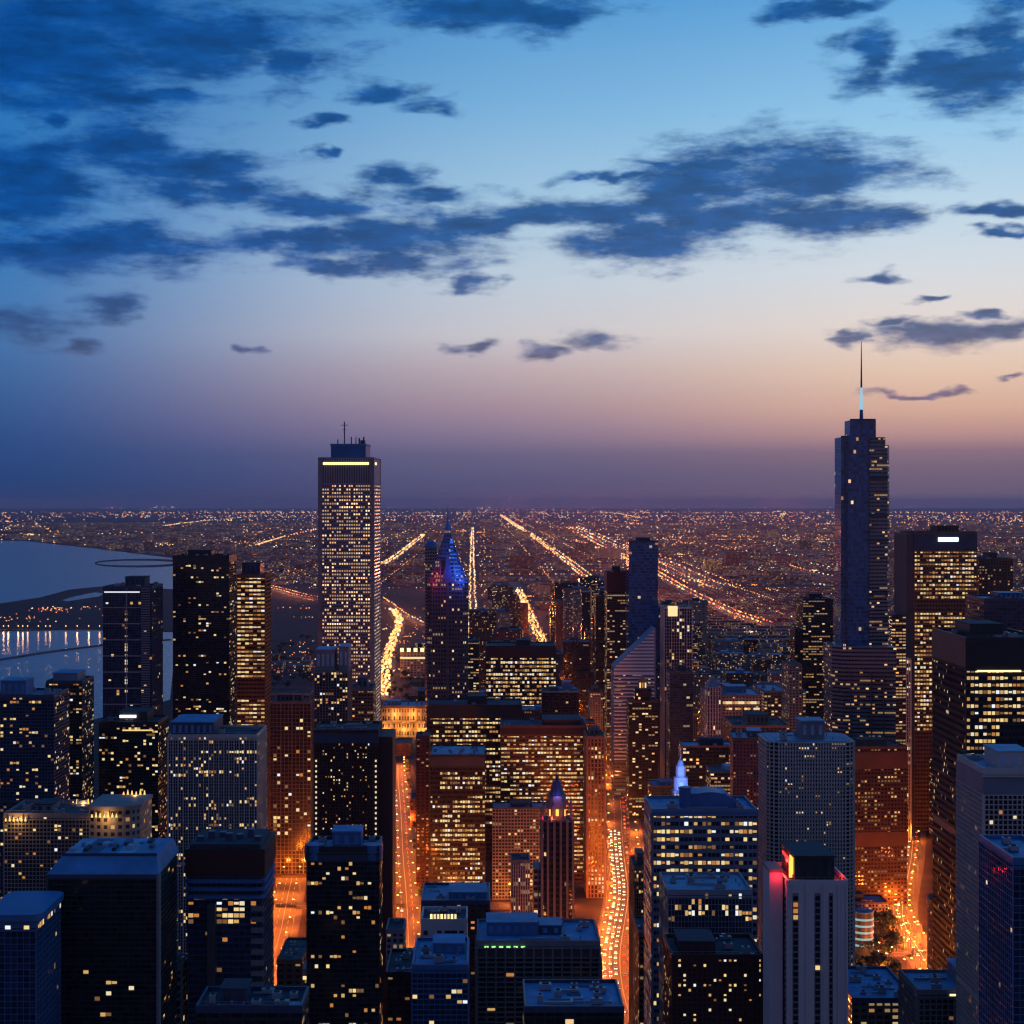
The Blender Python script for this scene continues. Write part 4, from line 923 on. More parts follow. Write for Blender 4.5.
S_('bright_blue_roof_block', 'low block with a bright blue roof terrace railing and warm lit courtyard', 412, 468, 968, 640, 40, 'A', 'navy', 'blue', fh=3.3, bw=3.4, pw=.4, pd=.3, sh=.8, sd=.3, lit=(.10, .02, 3), roof=4, units=4, cap=40, pent=[(-.15, .42, .5, .85, 3.5, C['blue'], 4)], parapet=True)
S_('flat_blue_roof_block', 'low corner of a flat roof with blue vents beside the glowing avenue', 525, 624, 1010, 600, 34, 'B', mat='blackdim', frame='navy', roof=4, units=14, pent=[])
S_('low_terrace_block', 'low block with two gold lit parapet strips at the black tower foot', 303, 350, 972, 740, 30, 'B', mat='brown', frame='stone', roof=2, units=5, pent=[])
def terr():
    root = [o for o in col.objects if o.name.startswith('low_terrace_block')][0]; w = 47 * 740 / F; z = gz(972, 740)
    strip(root, 'light_strip', -w/2, w * .4, 28.0, 28.3, z + 1.5, z + 3, E['gold']); strip(root, 'light_strip', -w/2, w * .45, -.6, -.4, z - 3, z - 1.6, E['gold'])
terr()
S_('narrow_dark_block', 'narrow plain concrete stub with four white lamps near the white punched block', 386, 404, 932, 820, 22, 'B', mat='stone', frame='stone', roof=5, units=1)
S_('dark_hall_block', 'squat dark hall with a low blue roof right below the bronze glass office', 421, 490, 903, 850, 40, 'B', mat='maroon', frame='navy', roof=2, units=5, pent=[(-.1, .45, .2, .7, 3, C['blue'], 2)])
S_('low_brick_block', 'low brown block beside the foot of the maroon capped tower', 277, 302, 962, 800, 40, 'B', mat='brown', frame='brown', roof=1, units=3, pent=[])
S_('low_dark_roofs', 'dark flat roofed block across the bottom between the blue and maroon capped towers'.replace('low ', ''), 196, 302, 1010, 500, 20, 'B', mat='blackdim', frame='navy', roof=5, units=16, pent=[(-.3, -.05, .3, .8, 4, C['navy'], 5)])
S_('stone_podium', 'plain beige stair block squeezed between the blue roofed and maroon capped towers', 170, 183, 968, 602, 14, 'B', mat='stone', frame='beige', roof=5, units=1, pent=[])
S_('dark_flat_block', 'plain black block at the avenue edge below the tan pier tower', 386, 420, 975, 700, 36, 'B', mat='maroon', frame='black', roof=5, units=5, pent=[])
S_('avenue_tower', 'slim stone tower with glowing top floors between the avenue and the blue roofed office', 634, 648, 870, 930, 30, 'A', 'warm', 'orangebrick', fh=3.6, bw=2.2, pw=.7, pd=.3, sh=.8, sd=.2, lit=(.15, .05, 3), roof=1, units=0, cap=60, pent=[(-.2, .25, .2, .7, 7, C['orangebrick'], 1)],
   pref=lambda fc, k, j, n, nf, on, r: on or (j > nf - 4 and r.random() < .8))
S_('avenue_brick_slab', 'thin dark brick slab at the avenue side next to the blue roofed office', 639, 650, 935, 830, 34, 'B', mat='brown', frame='brown', roof=1, units=1)

S_('low_boulevard_block', 'low dark block closing the far end of the boulevard under the floodlit museum', 389, 411, 744, 2195, 50, 'B', mat='brown', frame='brown', roof=1, units=3, pent=[])
S_('low_boulevard_block', 'small flat block on the near west verge of the boulevard', 384, 391, 818, 1640, 60, 'B', mat='lowlit', frame='brown', roof=1, units=2, pent=[])
S_('low_boulevard_block', 'small brick block on the east verge of the boulevard', 410, 417, 800, 1720, 60, 'B', mat='redbrick', frame='brown', roof=5, units=2, pent=[])

# ------------------------------------------------------------------ ground, water, roads
def inpoly(x, y, P):
    c = False; n = len(P)
    for i in range(n):
        x1, y1 = P[i]; x2, y2 = P[(i + 1) % n]
        if (y1 > y) != (y2 > y) and x < (x2 - x1) * (y - y1) / (y2 - y1) + x1: c = not c
    return c

def groundmat():
    m, nt, b = newmat('city_ground_surface')
    tc = nt.nodes.new('ShaderNodeTexCoord')
    def nz(s, d=6):
        n = nt.nodes.new('ShaderNodeTexNoise'); n.inputs['Scale'].default_value = s; n.inputs['Detail'].default_value = d
        nt.links.new(tc.outputs['Object'], n.inputs['Vector']); return n.outputs[0]
    vor = nt.nodes.new('ShaderNodeTexVoronoi'); vor.inputs['Scale'].default_value = .018; nt.links.new(tc.outputs['Object'], vor.inputs['Vector'])
    c1 = mixc(nt, nz(.0006), (.030, .022, .026), (.13, .068, .07))  # reddish tone puts part of the city glow into the ground colour
    sc_ = nt.nodes.new('ShaderNodeSeparateColor'); nt.links.new(vor.outputs['Color'], sc_.inputs[0])
    c2 = mixc(nt, mth(nt, 'MULTIPLY', sc_.outputs[0], .7), c1, (.09, .075, .08))
    c3 = mixc(nt, nz(.05), c2, (.02, .022, .022))
    nt.links.new(c3, b.inputs['Base Color']); b.inputs['Roughness'].default_value = .9; b.inputs['Specular IOR Level'].default_value = .1
    return m
GM = groundmat()
b = MB()
ys = [-2500, 600, 1200, 2500, 6000, 15000, 40000, 90000]
xs = [-60000, -20000, -6000, -1500, 0, 1500, 6000, 20000, 60000]
vi = {}
for y in ys:
    for x in xs: vi[(x, y)] = len(b.v); b.v.append((x, y, 0))
for i in range(len(ys) - 1):
    for j in range(len(xs) - 1):
        b.f.append((vi[(xs[j], ys[i])], vi[(xs[j+1], ys[i])], vi[(xs[j+1], ys[i+1])], vi[(xs[j], ys[i+1])])); b.uv += [(0, 0)] * 4; b.mi.append(0)
tag(b.build('city_ground', GM), 'dark flat city ground running out to the horizon', 'ground', kind='structure')

LAKE = [G(*p) for p in [(-1500, 541), (0, 541), (25, 541), (60, 545), (100, 549), (130, 553), (172, 558), (178, 590), (176, 640), (170, 700), (110, 716), (60, 727), (0, 738), (-1500, 800)]]
def watermat():
    m, nt, b = newmat('lake_surface')
    tc = nt.nodes.new('ShaderNodeTexCoord'); n = nt.nodes.new('ShaderNodeTexNoise'); n.inputs['Scale'].default_value = .06; n.inputs['Detail'].default_value = 8
    nt.links.new(tc.outputs['Object'], n.inputs['Vector'])
    bp = nt.nodes.new('ShaderNodeBump'); bp.inputs['Strength'].default_value = .5; bp.inputs['Distance'].default_value = 1.6
    nt.links.new(n.outputs[0], bp.inputs['Height']); nt.links.new(bp.outputs[0], b.inputs['Normal'])
    b.inputs['Base Color'].default_value = (.01, .05, .09, 1); b.inputs['Roughness'].default_value = .16; b.inputs['IOR'].default_value = 1.33
    return m
WM = watermat()
def sheet(name, pts, z, mat, th=0.0, label='', cat='', kind='structure'):
    b = MB()
    if th: b.prism(pts, z - th, z)
    else: b.face([(p[0], p[1], z) for p in pts])
    o = b.build(name, mat)
    if o.data.polygons[-1].normal.z < 0: o.data.flip_normals()
    return tag(o, label, cat, kind=kind)
sheet('lake', LAKE, .4, WM, 0, 'calm dark blue lake water reaching the harbour', 'lake')
def shorept(l): return [G(*p) for p in l]
PEN = shorept([(-400, 608), (-50, 607), (0, 604), (40, 598), (70, 590), (100, 587), (140, 588), (178, 590), (178, 632), (105, 630), (60, 630), (0, 631), (-400, 632)])
sheet('peninsula', PEN, 2.0, GM, 1.9, 'dark flat spit of land crossing the lake', 'land')
sheet('lagoon', shorept([(62, 601), (75, 597), (95, 593), (104, 594), (100, 597), (80, 600), (68, 602)]), 2.4, WM, 0, 'thin sliver of pale lagoon water in the spit', 'water')
b = MB()
ring = []
for i in range(40):
    a = 2 * math.pi * i / 40; ring.append((a, 138 + 43 * math.cos(a), 563.2 - 3.4 * math.sin(a)))
for i in range(40):
    if 17 < 0: continue
    _, x1, y1 = ring[i]; _, x2, y2 = ring[(i + 1) % 40]
    (ax, ay), (bx, by) = G(x1, y1 - .8 - .5 * math.cos(_)), G(x2, y2 - .8 - .5 * math.cos(_ + .157)); (cx, cy), (dx, dy) = G(x1, y1 + .8), G(x2, y2 + .8)
    b.face([(cx, cy, 1.6), (dx, dy, 1.6), (bx, by, 1.6), (ax, ay, 1.6)])

o = b.build('ring_breakwater', GM); tag(o, 'oval harbour breakwater lying off the far shore', 'breakwater', kind='structure')
def ribbon(name, pts, w, z, mat, label, cat, kind='structure', w2=None, th=0):
    b = MB(); n = len(pts); L = []
    for i, p in enumerate(pts):
        a = pts[max(0, i - 1)]; c = pts[min(n - 1, i + 1)]
        dx, dy = c[0] - a[0], c[1] - a[1]; l = math.hypot(dx, dy); nx, ny = -dy / l, dx / l
        ww = w + ((w2 - w) * i / (n - 1) if w2 else 0)
        L.append(((p[0] + nx * ww/2, p[1] + ny * ww/2), (p[0] - nx * ww/2, p[1] - ny * ww/2)))
    for i in range(n - 1):
        q = [L[i][1], L[i+1][1], L[i+1][0], L[i][0]]
        b.face([(x, y, z) for x, y in q])
        if th:
            b.face([(L[i][0][0], L[i][0][1], z), (L[i+1][0][0], L[i+1][0][1], z), (L[i+1][0][0], L[i+1][0][1], z - th), (L[i][0][0], L[i][0][1], z - th)])
            b.face([(L[i][1][0], L[i][1][1], z - th), (L[i+1][1][0], L[i+1][1][1], z - th), (L[i+1][1][0], L[i+1][1][1], z), (L[i][1][0], L[i][1][1], z)])
    o = b.build(name, mat); return tag(o, label, cat, kind=kind)
ribbon('harbour_breakwater', [G(-60, 668), G(0, 660), G(50, 652), G(106, 645), G(170, 640)], 9, 2.2, C['darkstone'], 'thin dark breakwater line across the harbour water', 'breakwater', th=2.0)

ASPH = plain('asphalt', (.052, .047, .044), .75, 0, .35, .4)
PAVE = plain('pavement', (.10, .088, .078), .85, 0, .3, .3)
MARK = plain('road_paint', (.7, .68, .6), .6, 0, .1, 1)
def dens(pts, step):
    out = []
    for i in range(len(pts) - 1):
        (x1, y1), (x2, y2) = pts[i], pts[i+1]; L = math.hypot(x2 - x1, y2 - y1); n = max(1, int(L / step))
        for k in range(n): out.append((x1 + (x2 - x1) * k / n, y1 + (y2 - y1) * k / n))
    out.append(pts[-1]); return out
def smooth(pts, it=2):
    for _ in range(it):
        q = [pts[0]]
        for a, c in zip(pts, pts[1:]):
            q += [(a[0] * .75 + c[0] * .25, a[1] * .75 + c[1] * .25), (a[0] * .25 + c[0] * .75, a[1] * .25 + c[1] * .75)]
        pts = q + [pts[-1]]
    return pts
def off(pts, d):
    out = []; n = len(pts)
    for i, p in enumerate(pts):
        a = pts[max(0, i - 1)]; c = pts[min(n - 1, i + 1)]; dx, dy = c[0] - a[0], c[1] - a[1]; l = math.hypot(dx, dy)
        out.append((p[0] - dy / l * d, p[1] + dx / l * d))
    return out
AVE = smooth([G(645, 1080), G(634, 1030), G(622, 990), G(619, 955), G(624, 925), G(629, 895), G(625, 865), G(622, 838), G(621, 800), G(613, 760), G(610, 728), (150, 3000), (132, 3400), (124, 3900), (118, 7000)])
ROADS = []   # (points, width)
def road(name, pts, w, label):
    ribbon(name + '_pavement', pts, w + 10, .10, PAVE, 'pavement edging the ' + label, 'pavement', th=.09)
    ribbon(name, pts, w, .16, ASPH, label, 'road')
    b = MB()
    for d in (-w/4, 0, w/4):
        q = dens(off(pts, d), 9)
        for i in range(0, min(len(q) - 1, 260), 2 if d else 1):
            (x1, y1), (x2, y2) = q[i], q[i+1]; dx, dy = x2 - x1, y2 - y1; l = math.hypot(dx, dy) or 1; nx, ny = -dy / l * .12, dx / l * .12
            b.face([(x1 - nx, y1 - ny, .17), (x2 - nx, y2 - ny, .17), (x2 + nx, y2 + ny, .17), (x1 + nx, y1 + ny, .17)])
    tag(b.build(name + '_markings', MARK), 'painted lane lines on the ' + label, 'road markings', kind='structure')
    ROADS.append((pts, w + 10))
road('avenue', AVE, 28, 'curving orange lit avenue between the towers')
PL = smooth([G(409, 960), G(407, 900), G(403, 860), G(401, 810), G(398, 780), G(398, 765)])
road('boulevard', PL, 17, 'wide boulevard below the white piered giant')
EA = [G(945, 1000), G(925, 960), G(903, 925), (G(902, 905)), G(907, 880), G(913, 850), G(914, 800), G(915, 750)]
EA = smooth(EA)
road('east_avenue', EA, 13, 'winding street at the foot of the huge black steel tower')
NS = [G(772, 1010), G(768, 940), G(764, 860), G(762, 800), G(759, 720)]
road('side_street', NS, 11, 'narrow street beside the blue roofed office')
W1 = [G(262, 1000), G(281, 930), G(288, 895), G(292, 878)]
road('west_street', W1, 16, 'short street beyond the maroon capped tower')
def xroad(name, y, x0, x1, w, label): road(name, [(x0, y), ((x0 + x1) / 2, y), (x1, y)], w, label)
xroad('river_road', 1382, -480, 66, 13, 'orange cross street behind the bronze office')
xroad('dock_street', 1238, 200, 470, 12, 'red lit cross street by the pale framed office')

# ------------------------------------------------------------------ distant lights
LBLK = {}
def point_light(name, x, y, z, e, c, rad=.5, parent=None):
    key = (name, e, c, rad)
    if key not in LBLK:
        l = bpy.data.lights.new(name, 'POINT'); l.energy = e; l.color = c; l.shadow_soft_size = rad; LBLK[key] = l
    o = bpy.data.objects.new(name, LBLK[key]); col.objects.link(o); o.location = (x, y, z)
    if parent: o.parent = parent
    return o

FL = [emis('far_light_orange', (1, .34, .08), 2.1), emis('far_light_yellow', (1, .58, .20), 2.0), emis('far_light_white', (1, .86, .66), 1.6),
      emis('far_light_red', (1, .10, .05), 1.0), emis('far_light_dim', (.9, .28, .08), .8)]
def light_at(b, x, y, s, mi, z=9):
    h = s * .5; b.box(x - h, x + h, y - h, y + h, z - h * .8, z + h * .8, mi, 'bd')
def pickmi(r, w=(.34, .24, .16, .05, .21)):
    t = r.random(); a = 0
    for i, q in enumerate(w):
        a += q
        if t < a: return i
    return 0
def lit_road(name, pts, px, label, w=(.25, .45, .3, 0, 0), rows=(0,), rw=22, steppx=1.0, zz=9):
    r = random.Random(name); b = MB()
    for d in rows:
        L = off(pts, d)
        for i in range(len(L) - 1):
            (x1, y1), (x2, y2) = L[i], L[i+1]; D = math.hypot(x2 - x1, y2 - y1); t = 0
            while t < D:
                x, y = x1 + (x2 - x1) * t / D, y1 + (y2 - y1) * t / D
                # spacing so lamps follow the street closely
                dl = math.hypot((x2 - x1), (y2 - y1) * H / max(y, 1)) / D
                t += max(14, steppx * y / F / max(dl, .02)) * r.uniform(.7, 1.3)
                light_at(b, x + r.uniform(-3, 3), y, px * y / F * r.uniform(.3, 1.15), pickmi(r, w), zz)
    t = 0; acc = 0; q = dens(pts, 8)
    for i in range(len(q) - 1):
        y = q[i][1]; acc += math.hypot(q[i+1][0] - q[i][0], (q[i+1][1] - q[i][1]) * H / y) * F / y
        if acc > 3.2 and name != 'park_walk_lights':
            acc = 0; h = max(22, 1.6 * y / F); point_light('road_glow', q[i][0], y, h, round(4 * math.pi * h * h * 7 * min(1, rw / 45) / 1e4) * 1e4 + 5000, (1, .26, .05), 2)  # unseen added light, pooling the glow of the road lamps around the highway
    ROADS.append((pts, rw * .9))
    tag(b.build(name, FL), label, 'street lights', kind='stuff')
    ribbon('far_road', L if False else pts, rw, .3, ASPH, 'road under the ' + label, 'road')
P = shorept
lit_road('expressway_lights', P([(606, 594), (590, 580), (575, 568), (556, 553), (535, 538), (515, 525), (501, 515.5)]), 1.7, 'bright diagonal string of yellow lights running to the horizon', (.4, .42, .14, .04, 0), rows=(-20, 4, 22), rw=70, steppx=1.3)
lit_road('straight_avenue_lights', P([(473.5, 652), (472.5, 600), (472, 560), (472.5, 528)]), 1.4, 'straight vertical line of pale lights behind the chevron tower', (.15, .45, .4, 0, 0), rows=(-8.5, 8.5), rw=26, steppx=1.0)
lit_road('loop_avenue_lights', [(126, 3750), (124, 4500), (120, 6200)], 2.0, 'orange glowing street end beyond the evenly lit office', (.45, .4, .12, .03, 0), rows=(-8, 0, 8), rw=26, steppx=1.1)
lit_road('river_highway_lights', P([(572, 527), (590, 535), (612, 546), (640, 556), (668, 564), (690, 575), (718, 588)]), 1.5, 'broad orange interchange strip right of the diagonal string'.replace('right of', 'beside'), (.4, .35, .1, .15, 0), rows=(-90, -40, 25, 80), rw=150, steppx=1.6)
lit_road('branch_highway_lights', P([(575, 541), (610, 553), (650, 570), (680, 588), (705, 601), (735, 615), (768, 626)]), 1.6, 'thin reddish highway string descending toward the slab roofs', (.5, .25, .05, .2, 0), rows=(-12, 12), rw=50, steppx=1.0)
lit_road('shore_drive_lights', P([(384, 700), (386, 672), (390, 650), (397, 634), (400, 622), (393, 612)]), 2.4, 'thick orange ribbon of lakefront drive beside the white giant', (.4, .5, .1, 0, 0), rows=(-6, 0, 6), rw=30, steppx=1.2)
lit_road('park_road_lights', P([(383, 600), (395, 608), (408, 618), (424, 626)]), 1.0, 'small red curve of road above the lakefront drive', (.5, .1, .1, .3, 0), rw=22)
lit_road('stadium_road_lights', P([(382, 566), (395, 558), (408, 548), (424, 535)]), 2.0, 'short orange streak between the giant and chevron tower', (.35, .45, .2, 0, 0), rows=(-12, 12), rw=50)
lit_road('skyway_lights', P([(163, 526.5), (180, 524), (210, 520.5), (255, 516.5)]), .9, 'pale thin string of bridge lights across the flat distance', (.3, .4, .3, 0, 0), rw=60, steppx=.8)
lit_road('far_road_lights', P([(598, 511.5), (618, 513.5), (640, 518)]), .9, 'faint orange stroke just below the horizon line', (.4, .4, .2, 0, 0), rw=60, steppx=.8)
lit_road('west_suburb_lights', P([(790, 567), (810, 573), (835, 578)]), 1.1, 'short orange arc of road beyond the stepped skyscraper', (.6, .3, .1, 0, 0), rw=40)
lit_road('rail_yard_lights', P([(256, 586), (275, 590), (300, 597), (315, 600)]), .8, 'faint red road lines near the dark stadium roofs', (.3, .1, .1, .5, 0), rows=(-10, 20), rw=30)
lit_road('diagonal_lights', P([(256, 546), (285, 537), (316, 530)]), 1.5, 'yellow diagonal street string west of the white giant', (.4, .4, .2, 0, 0), rw=40)
lit_road('park_walk_lights', P([(386, 677), (400, 674), (415, 676), (426, 672)]), 1.3, 'row of orange park lamps above the museum roof', (.6, .3, .1, 0, 0), rw=16, steppx=3)

def far_lights():
    r = random.Random(11); b = MB(); n = 0
    def ok(x, y): return not inpoly(x, y, LAKE) and (inpoly(x, y, PEN) or True)
    def zone(px, py):   # how many lights glow there
        d = 1.0
        if py < 511: d = .25
        if px < 180: d *= .55
        if 60 < px < 150 and 518 < py < 545: d *= .22
        if px > 560: d *= 1.25
        if px > 760 and 530 < py < 538: d *= .2
        if 775 < px < 835 and py > 615: d *= .5
        if 185 < px < 240 and 525 < py < 545: d *= .3
        if py > 600: d *= .7
        if 240 < px < 320 and py > 635: d *= .3
        if 560 < px < 760 and 530 < py < 600: d *= 1.35
        return d
    # street rows aligned to the grid
    for k in range(-60, 140):
        X = k * 201 + r.uniform(-10, 10); major = k % 4 == 0; inten = (1.9 if major else .12) * r.uniform(.35, 1.2)
        y = 2600 * r.uniform(1, 1.1)
        while y < 50000:
            y += y * y / (F * H) * r.uniform(.9, 3.0) / inten
            px, py = CX + X * F / y, CY + F * H / y
            if not (-10 < px < 1034) or not ok(X, y): continue
            if r.random() < zone(px, py) * (.75 if y < 30000 else .4):
                light_at(b, X + r.uniform(-6, 6), y, r.uniform(.4, .95) * y / F * (1.15 if major else .9), pickmi(r, (.58, .2, .06, .05, .11))); n += 1
    # cross streets
    for k in range(60):
        Y = 2700 + k * 402 if k < 25 else 12700 * 1.045 ** (k - 25) 
        inten = r.choice((.1, .15, .25, .5, 1.0)); px = -10
        while px < 1034:
            px += r.expovariate(1) * 4.5 / inten; X = gx(px, Y)
            if ok(X, Y) and r.random() < zone(px, CY + F * H / Y):
                light_at(b, X, Y + r.uniform(-8, 8), r.uniform(.4, .9) * Y / F, pickmi(r)); n += 1
    # loose clusters: car parks, yards, shops
    for c in range(330):
        px, py = r.uniform(-5, 1030), 507 + 150 * r.random() ** 1.9
        if r.random() > zone(px, py): continue
        X, Y = G(px, py); m = r.choice((3, 5, 8, 14)); sp = r.uniform(2, 9); mi0 = pickmi(r, (.3, .3, .28, .04, .08))
        for i in range(m):
            x, y = G(px + r.gauss(0, sp), min(max(py + r.gauss(0, sp * .16), 506.5), 700))
            if ok(x, y): light_at(b, x, y, r.uniform(.4, 1.15) * y / F, mi0 if r.random() < .7 else pickmi(r)); n += 1
    for (cx, cy, sx, sy, m, mi) in ((15, 529, 14, 1.5, 26, 1), (90, 535, 30, 1.2, 22, 2), (160, 545, 14, 1.5, 45, 1), (245, 545, 14, 1.6, 36, 1), (115, 515, 40, 1, 50, 0), (270, 512, 60, 1, 60, 2),
                                    (540, 510, 60, .8, 60, 0), (900, 547, 10, 5, 40, 1), (1010, 572, 10, 4, 40, 1), (800, 538, 50, 2, 90, 0), (960, 519, 40, 1.2, 40, 0), (285, 575, 30, 5, 60, 0), (300, 655, 9, 6, 30, 0), (285, 675, 20, 4, 22, 3),
                                    (410, 640, 10, 6, 30, 0), (620, 560, 22, 5, 80, 1), (700, 545, 50, 6, 150, 0), (50, 613, 12, 1.3, 26, 3), (52, 612, 10, 1.2, 22, 1), (20, 622, 30, 2, 26, 0), (95, 611, 8, 2, 12, 0)):
        for i in range(m):
            x, y = G(cx + r.gauss(0, sx), cy + r.gauss(0, sy))
            if ok(x, y) or inpoly(x, y, PEN): light_at(b, x, y, r.uniform(.4, 1.0) * y / F, mi if r.random() < .65 else pickmi(r)); n += 1
    tag(b.build('distant_city_lights', FL), 'thousands of small orange and white lights spread over the far city', 'city lights', kind='stuff')
    print('FAR LIGHTS', n)
far_lights()
r = random.Random(21)
for k in range(105):
    px, py = r.choice((r.uniform(390, 1024), r.uniform(480, 800))), r.uniform(521, 625)
    x, y = G(px, py); h = max(90, .012 * y)
    point_light('district_glow', x, y, h, round(4 * math.pi * h * h * (2.6 if py < 560 else 1.8) / 5e4) * 5e4 + 5e4, (1, .22, .10), 6)  # unseen lights added above the districts to spread a red glow on the ground
for k in range(14):
    x, y = G(r.uniform(200, 400), r.uniform(520, 600)); point_light('district_glow', x, y, 110, 150000, (1, .25, .12), 6)

r = random.Random(31); b = MB()
for k in range(-8, 30):
    X = -60 + k * 310 + r.uniform(-25, 25); y = 4300 * r.uniform(1, 1.5); y_end = r.uniform(20000, 42000); st = r.uniform(.8, 1.5); on = r.random() < (.8 if k > 1 else .35)
    while y < y_end and on:
        y += max(16, st * y * y / (F * H) * r.uniform(.5, 1.3))
        px = CX + X * F / y
        if 380 < px < 1034 and not inpoly(X, y, LAKE) and math.sin(y / 900 + k) > -.75: light_at(b, X + r.uniform(-4, 4), y, r.uniform(.45, .95) * y / F, pickmi(r, (.62, .26, .05, .04, .03)), 16)
tag(b.build('grid_street_lights', FL), 'thin parallel strings of orange lamps along the straight far streets', 'street lights', kind='stuff')

# harbour promenade lamps with reflections
pm_ = MB(); pm_.cyl(0, 0, .15, 0, 8, 6); hm_ = MB(); hm_.cyl(0, 0, .8, 8, 9.2, 8)
ph = pm_.build('pole', C['darkstone']); hh = hm_.build('lamp_head', E['lamp']); dph, dhh = ph.data, hh.data
bpy.data.objects.remove(ph); bpy.data.objects.remove(hh)
r = random.Random(5)
for px in (3, 9, 16, 22, 30, 37, 45, 52, 64, 77, 90, 101):
    x, y = G(px + r.uniform(-2.5, 2.5), 630.4)
    o = empty('promenade_lamp', (x, y, 2), 0, 'orange lamp on the harbour promenade mirrored in the water', 'street lamp', 'promenade lamps along the harbour spit')
    for nm, dt in (('pole', dph), ('lamp_head', dhh)):
        c = bpy.data.objects.new(nm, dt); col.objects.link(c); c.parent = o
    point_light('lamp_glow', 0, 0, 11.2, r.choice((1500, 3500, 6000)), (1, .45, .18), 1.5, o)

# ------------------------------------------------------------------ street lamps and cars on the near streets
b = MB(); b.cyl(0, 0, .16, 0, 9.6, 6); b.box(0, 2.6, -.08, .08, 9.5, 9.7); o = b.build('pole', C['darkstone']); dpole = o.data; bpy.data.objects.remove(o)
b = MB(); b.box(1.7, 3.1, -.4, .4, 9.1, 9.48); o = b.build('lamp_head', E['lamp']); dhead = o.data; bpy.data.objects.remove(o)
b = MB(); b.box(1.7, 3.1, -.4, .4, 9.1, 9.48); o = b.build('lamp_head', E['lampw']); dheadw = o.data; bpy.data.objects.remove(o)
def lamps(pts, w, step, energy, colr, label, group, white=False, y1=4200, ev=2, ymin=0):
    n = 0
    for side in (-1, 1):
        L = dens(off(pts, side * (w / 2 + 1)), step)
        for i, (x, y) in enumerate(L):
            if y > y1 or y < 980 or (side == 1 and i % 2): pass
            if y > y1 or y < ymin: continue
            j = min(i + 1, len(L) - 1); k = max(j - 1, 0); ang = math.atan2(L[j][1] - L[k][1], L[j][0] - L[k][0]) + (math.pi / 2 if side == -1 else -math.pi / 2)
            o = empty('street_lamp', (x, y, .1), ang, label, 'street lamp', group)
            for nm, dt in (('pole', dpole), ('lamp_head', dheadw if white else dhead)):
                c = bpy.data.objects.new(nm, dt); col.objects.link(c); c.parent = o
            if (i + (side > 0)) % ev == 0: point_light('lamp_glow', 2.4, 0, 8.6, energy, colr, .45, o); n += 1
    return n
OR = (1, .19, .016)
nl = lamps(AVE, 28, 36, 60000, OR, 'sodium street lamp beside the curving avenue', 'street lamps along the curving avenue', y1=2700, ev=2)
nl += lamps(PL, 17, 46, 40000, OR, 'sodium street lamp on the boulevard below the white giant', 'street lamps along the boulevard', ev=2, y1=2500)
nl += lamps(EA, 13, 40, 32000, OR, 'sodium street lamp by the foot of the black steel tower', 'street lamps by the black tower', ev=2)
nl += lamps(NS, 11, 60, 38000, OR, 'sodium street lamp in the narrow street by the blue roofed office', 'street lamps in the narrow street', ev=2)
nl += lamps(W1, 16, 45, 34000, OR, 'sodium street lamp on the short street by the maroon capped tower', 'street lamps on the short street', ev=1)
nl += lamps([(-480, 1382), (66, 1382)], 13, 45, 34000, OR, 'sodium street lamp on the cross street behind the bronze office', 'street lamps on the cross street', ev=2)
nl += lamps([(200, 1238), (470, 1238)], 12, 45, 34000, (1, .16, .04), 'sodium street lamp on the cross street by the pale framed office', 'street lamps on the red lit street', ev=2)
print('LAMPS', nl)

CARM = [plain('car_paint_dark', (.03, .03, .035), .3, .3, .1), plain('car_paint_silver', (.4, .4, .42), .3, .6, .1), plain('car_paint_white', (.7, .7, .7), .35, 0, .1), plain('car_paint_red', (.3, .02, .02), .3, 0, .1)]
CM = []
for m in CARM:
    b = MB(); b.prism([(-.9, -2.2), (.9, -2.2), (.9, 2.2), (-.9, 2.2)], .3, .95); b.prism([(-.8, -1.3), (.8, -1.3), (.8, 1.5), (-.8, 1.5)], .95, 1.5, top=.78)
    o = b.build('body', m); CM.append(o.data); bpy.data.objects.remove(o)
b = MB()
b.prism([(-.82, -1.32), (.82, -1.32), (.82, 1.52), (-.82, 1.52)], .98, 1.4, top=.83); o = b.build('windows', G_['dark']); cwin = o.data; o.name = 'x'; bpy.data.objects.remove(o)
b = MB(); b.box(-.28, .28, -.12, .12, -.16, .16); o = b.build('headlight', E['headlight']); dhl = o.data; bpy.data.objects.remove(o)
b = MB(); b.box(-.28, .28, -.1, .1, -.14, .14); o = b.build('taillight', E['taillight']); dtl = o.data; bpy.data.objects.remove(o)
b = MB(); b.cyl(0, 0, .33, -.12, .12, 10); o = b.build('wheel', C['black']); dwh = o.data; bpy.data.objects.remove(o)
def cars(pts, lane, toward, step, y0, y1, label, group, seed):
    r = random.Random(seed); L = dens(off(pts, lane), 2.0); i = int(r.uniform(2, 6)); n = 0
    while i < len(L) - 1:
        (x, y), (x2, y2) = L[i], L[i+1]
        if y0 < y < y1:
            a = math.atan2(y2 - y, x2 - x) - math.pi / 2
            if toward: a += math.pi
            t = empty('car', (x, y, .17), a, label, 'car', group)
            for nm, dt, lc in (('body', CM[r.choice((0, 0, 1, 1, 2, 3))], (0, 0, 0)), ('headlight', dhl, (-.6, 2.2, .65)), ('headlight', dhl, (.6, 2.2, .65)), ('taillight', dtl, (-.62, -2.2, .75)), ('taillight', dtl, (.62, -2.2, .75))):
                c = bpy.data.objects.new(nm, dt); col.objects.link(c); c.parent = t; c.location = lc
            n += 1
        i += int(step / 2 * r.uniform(.7, 1.6)) + 1
    return n
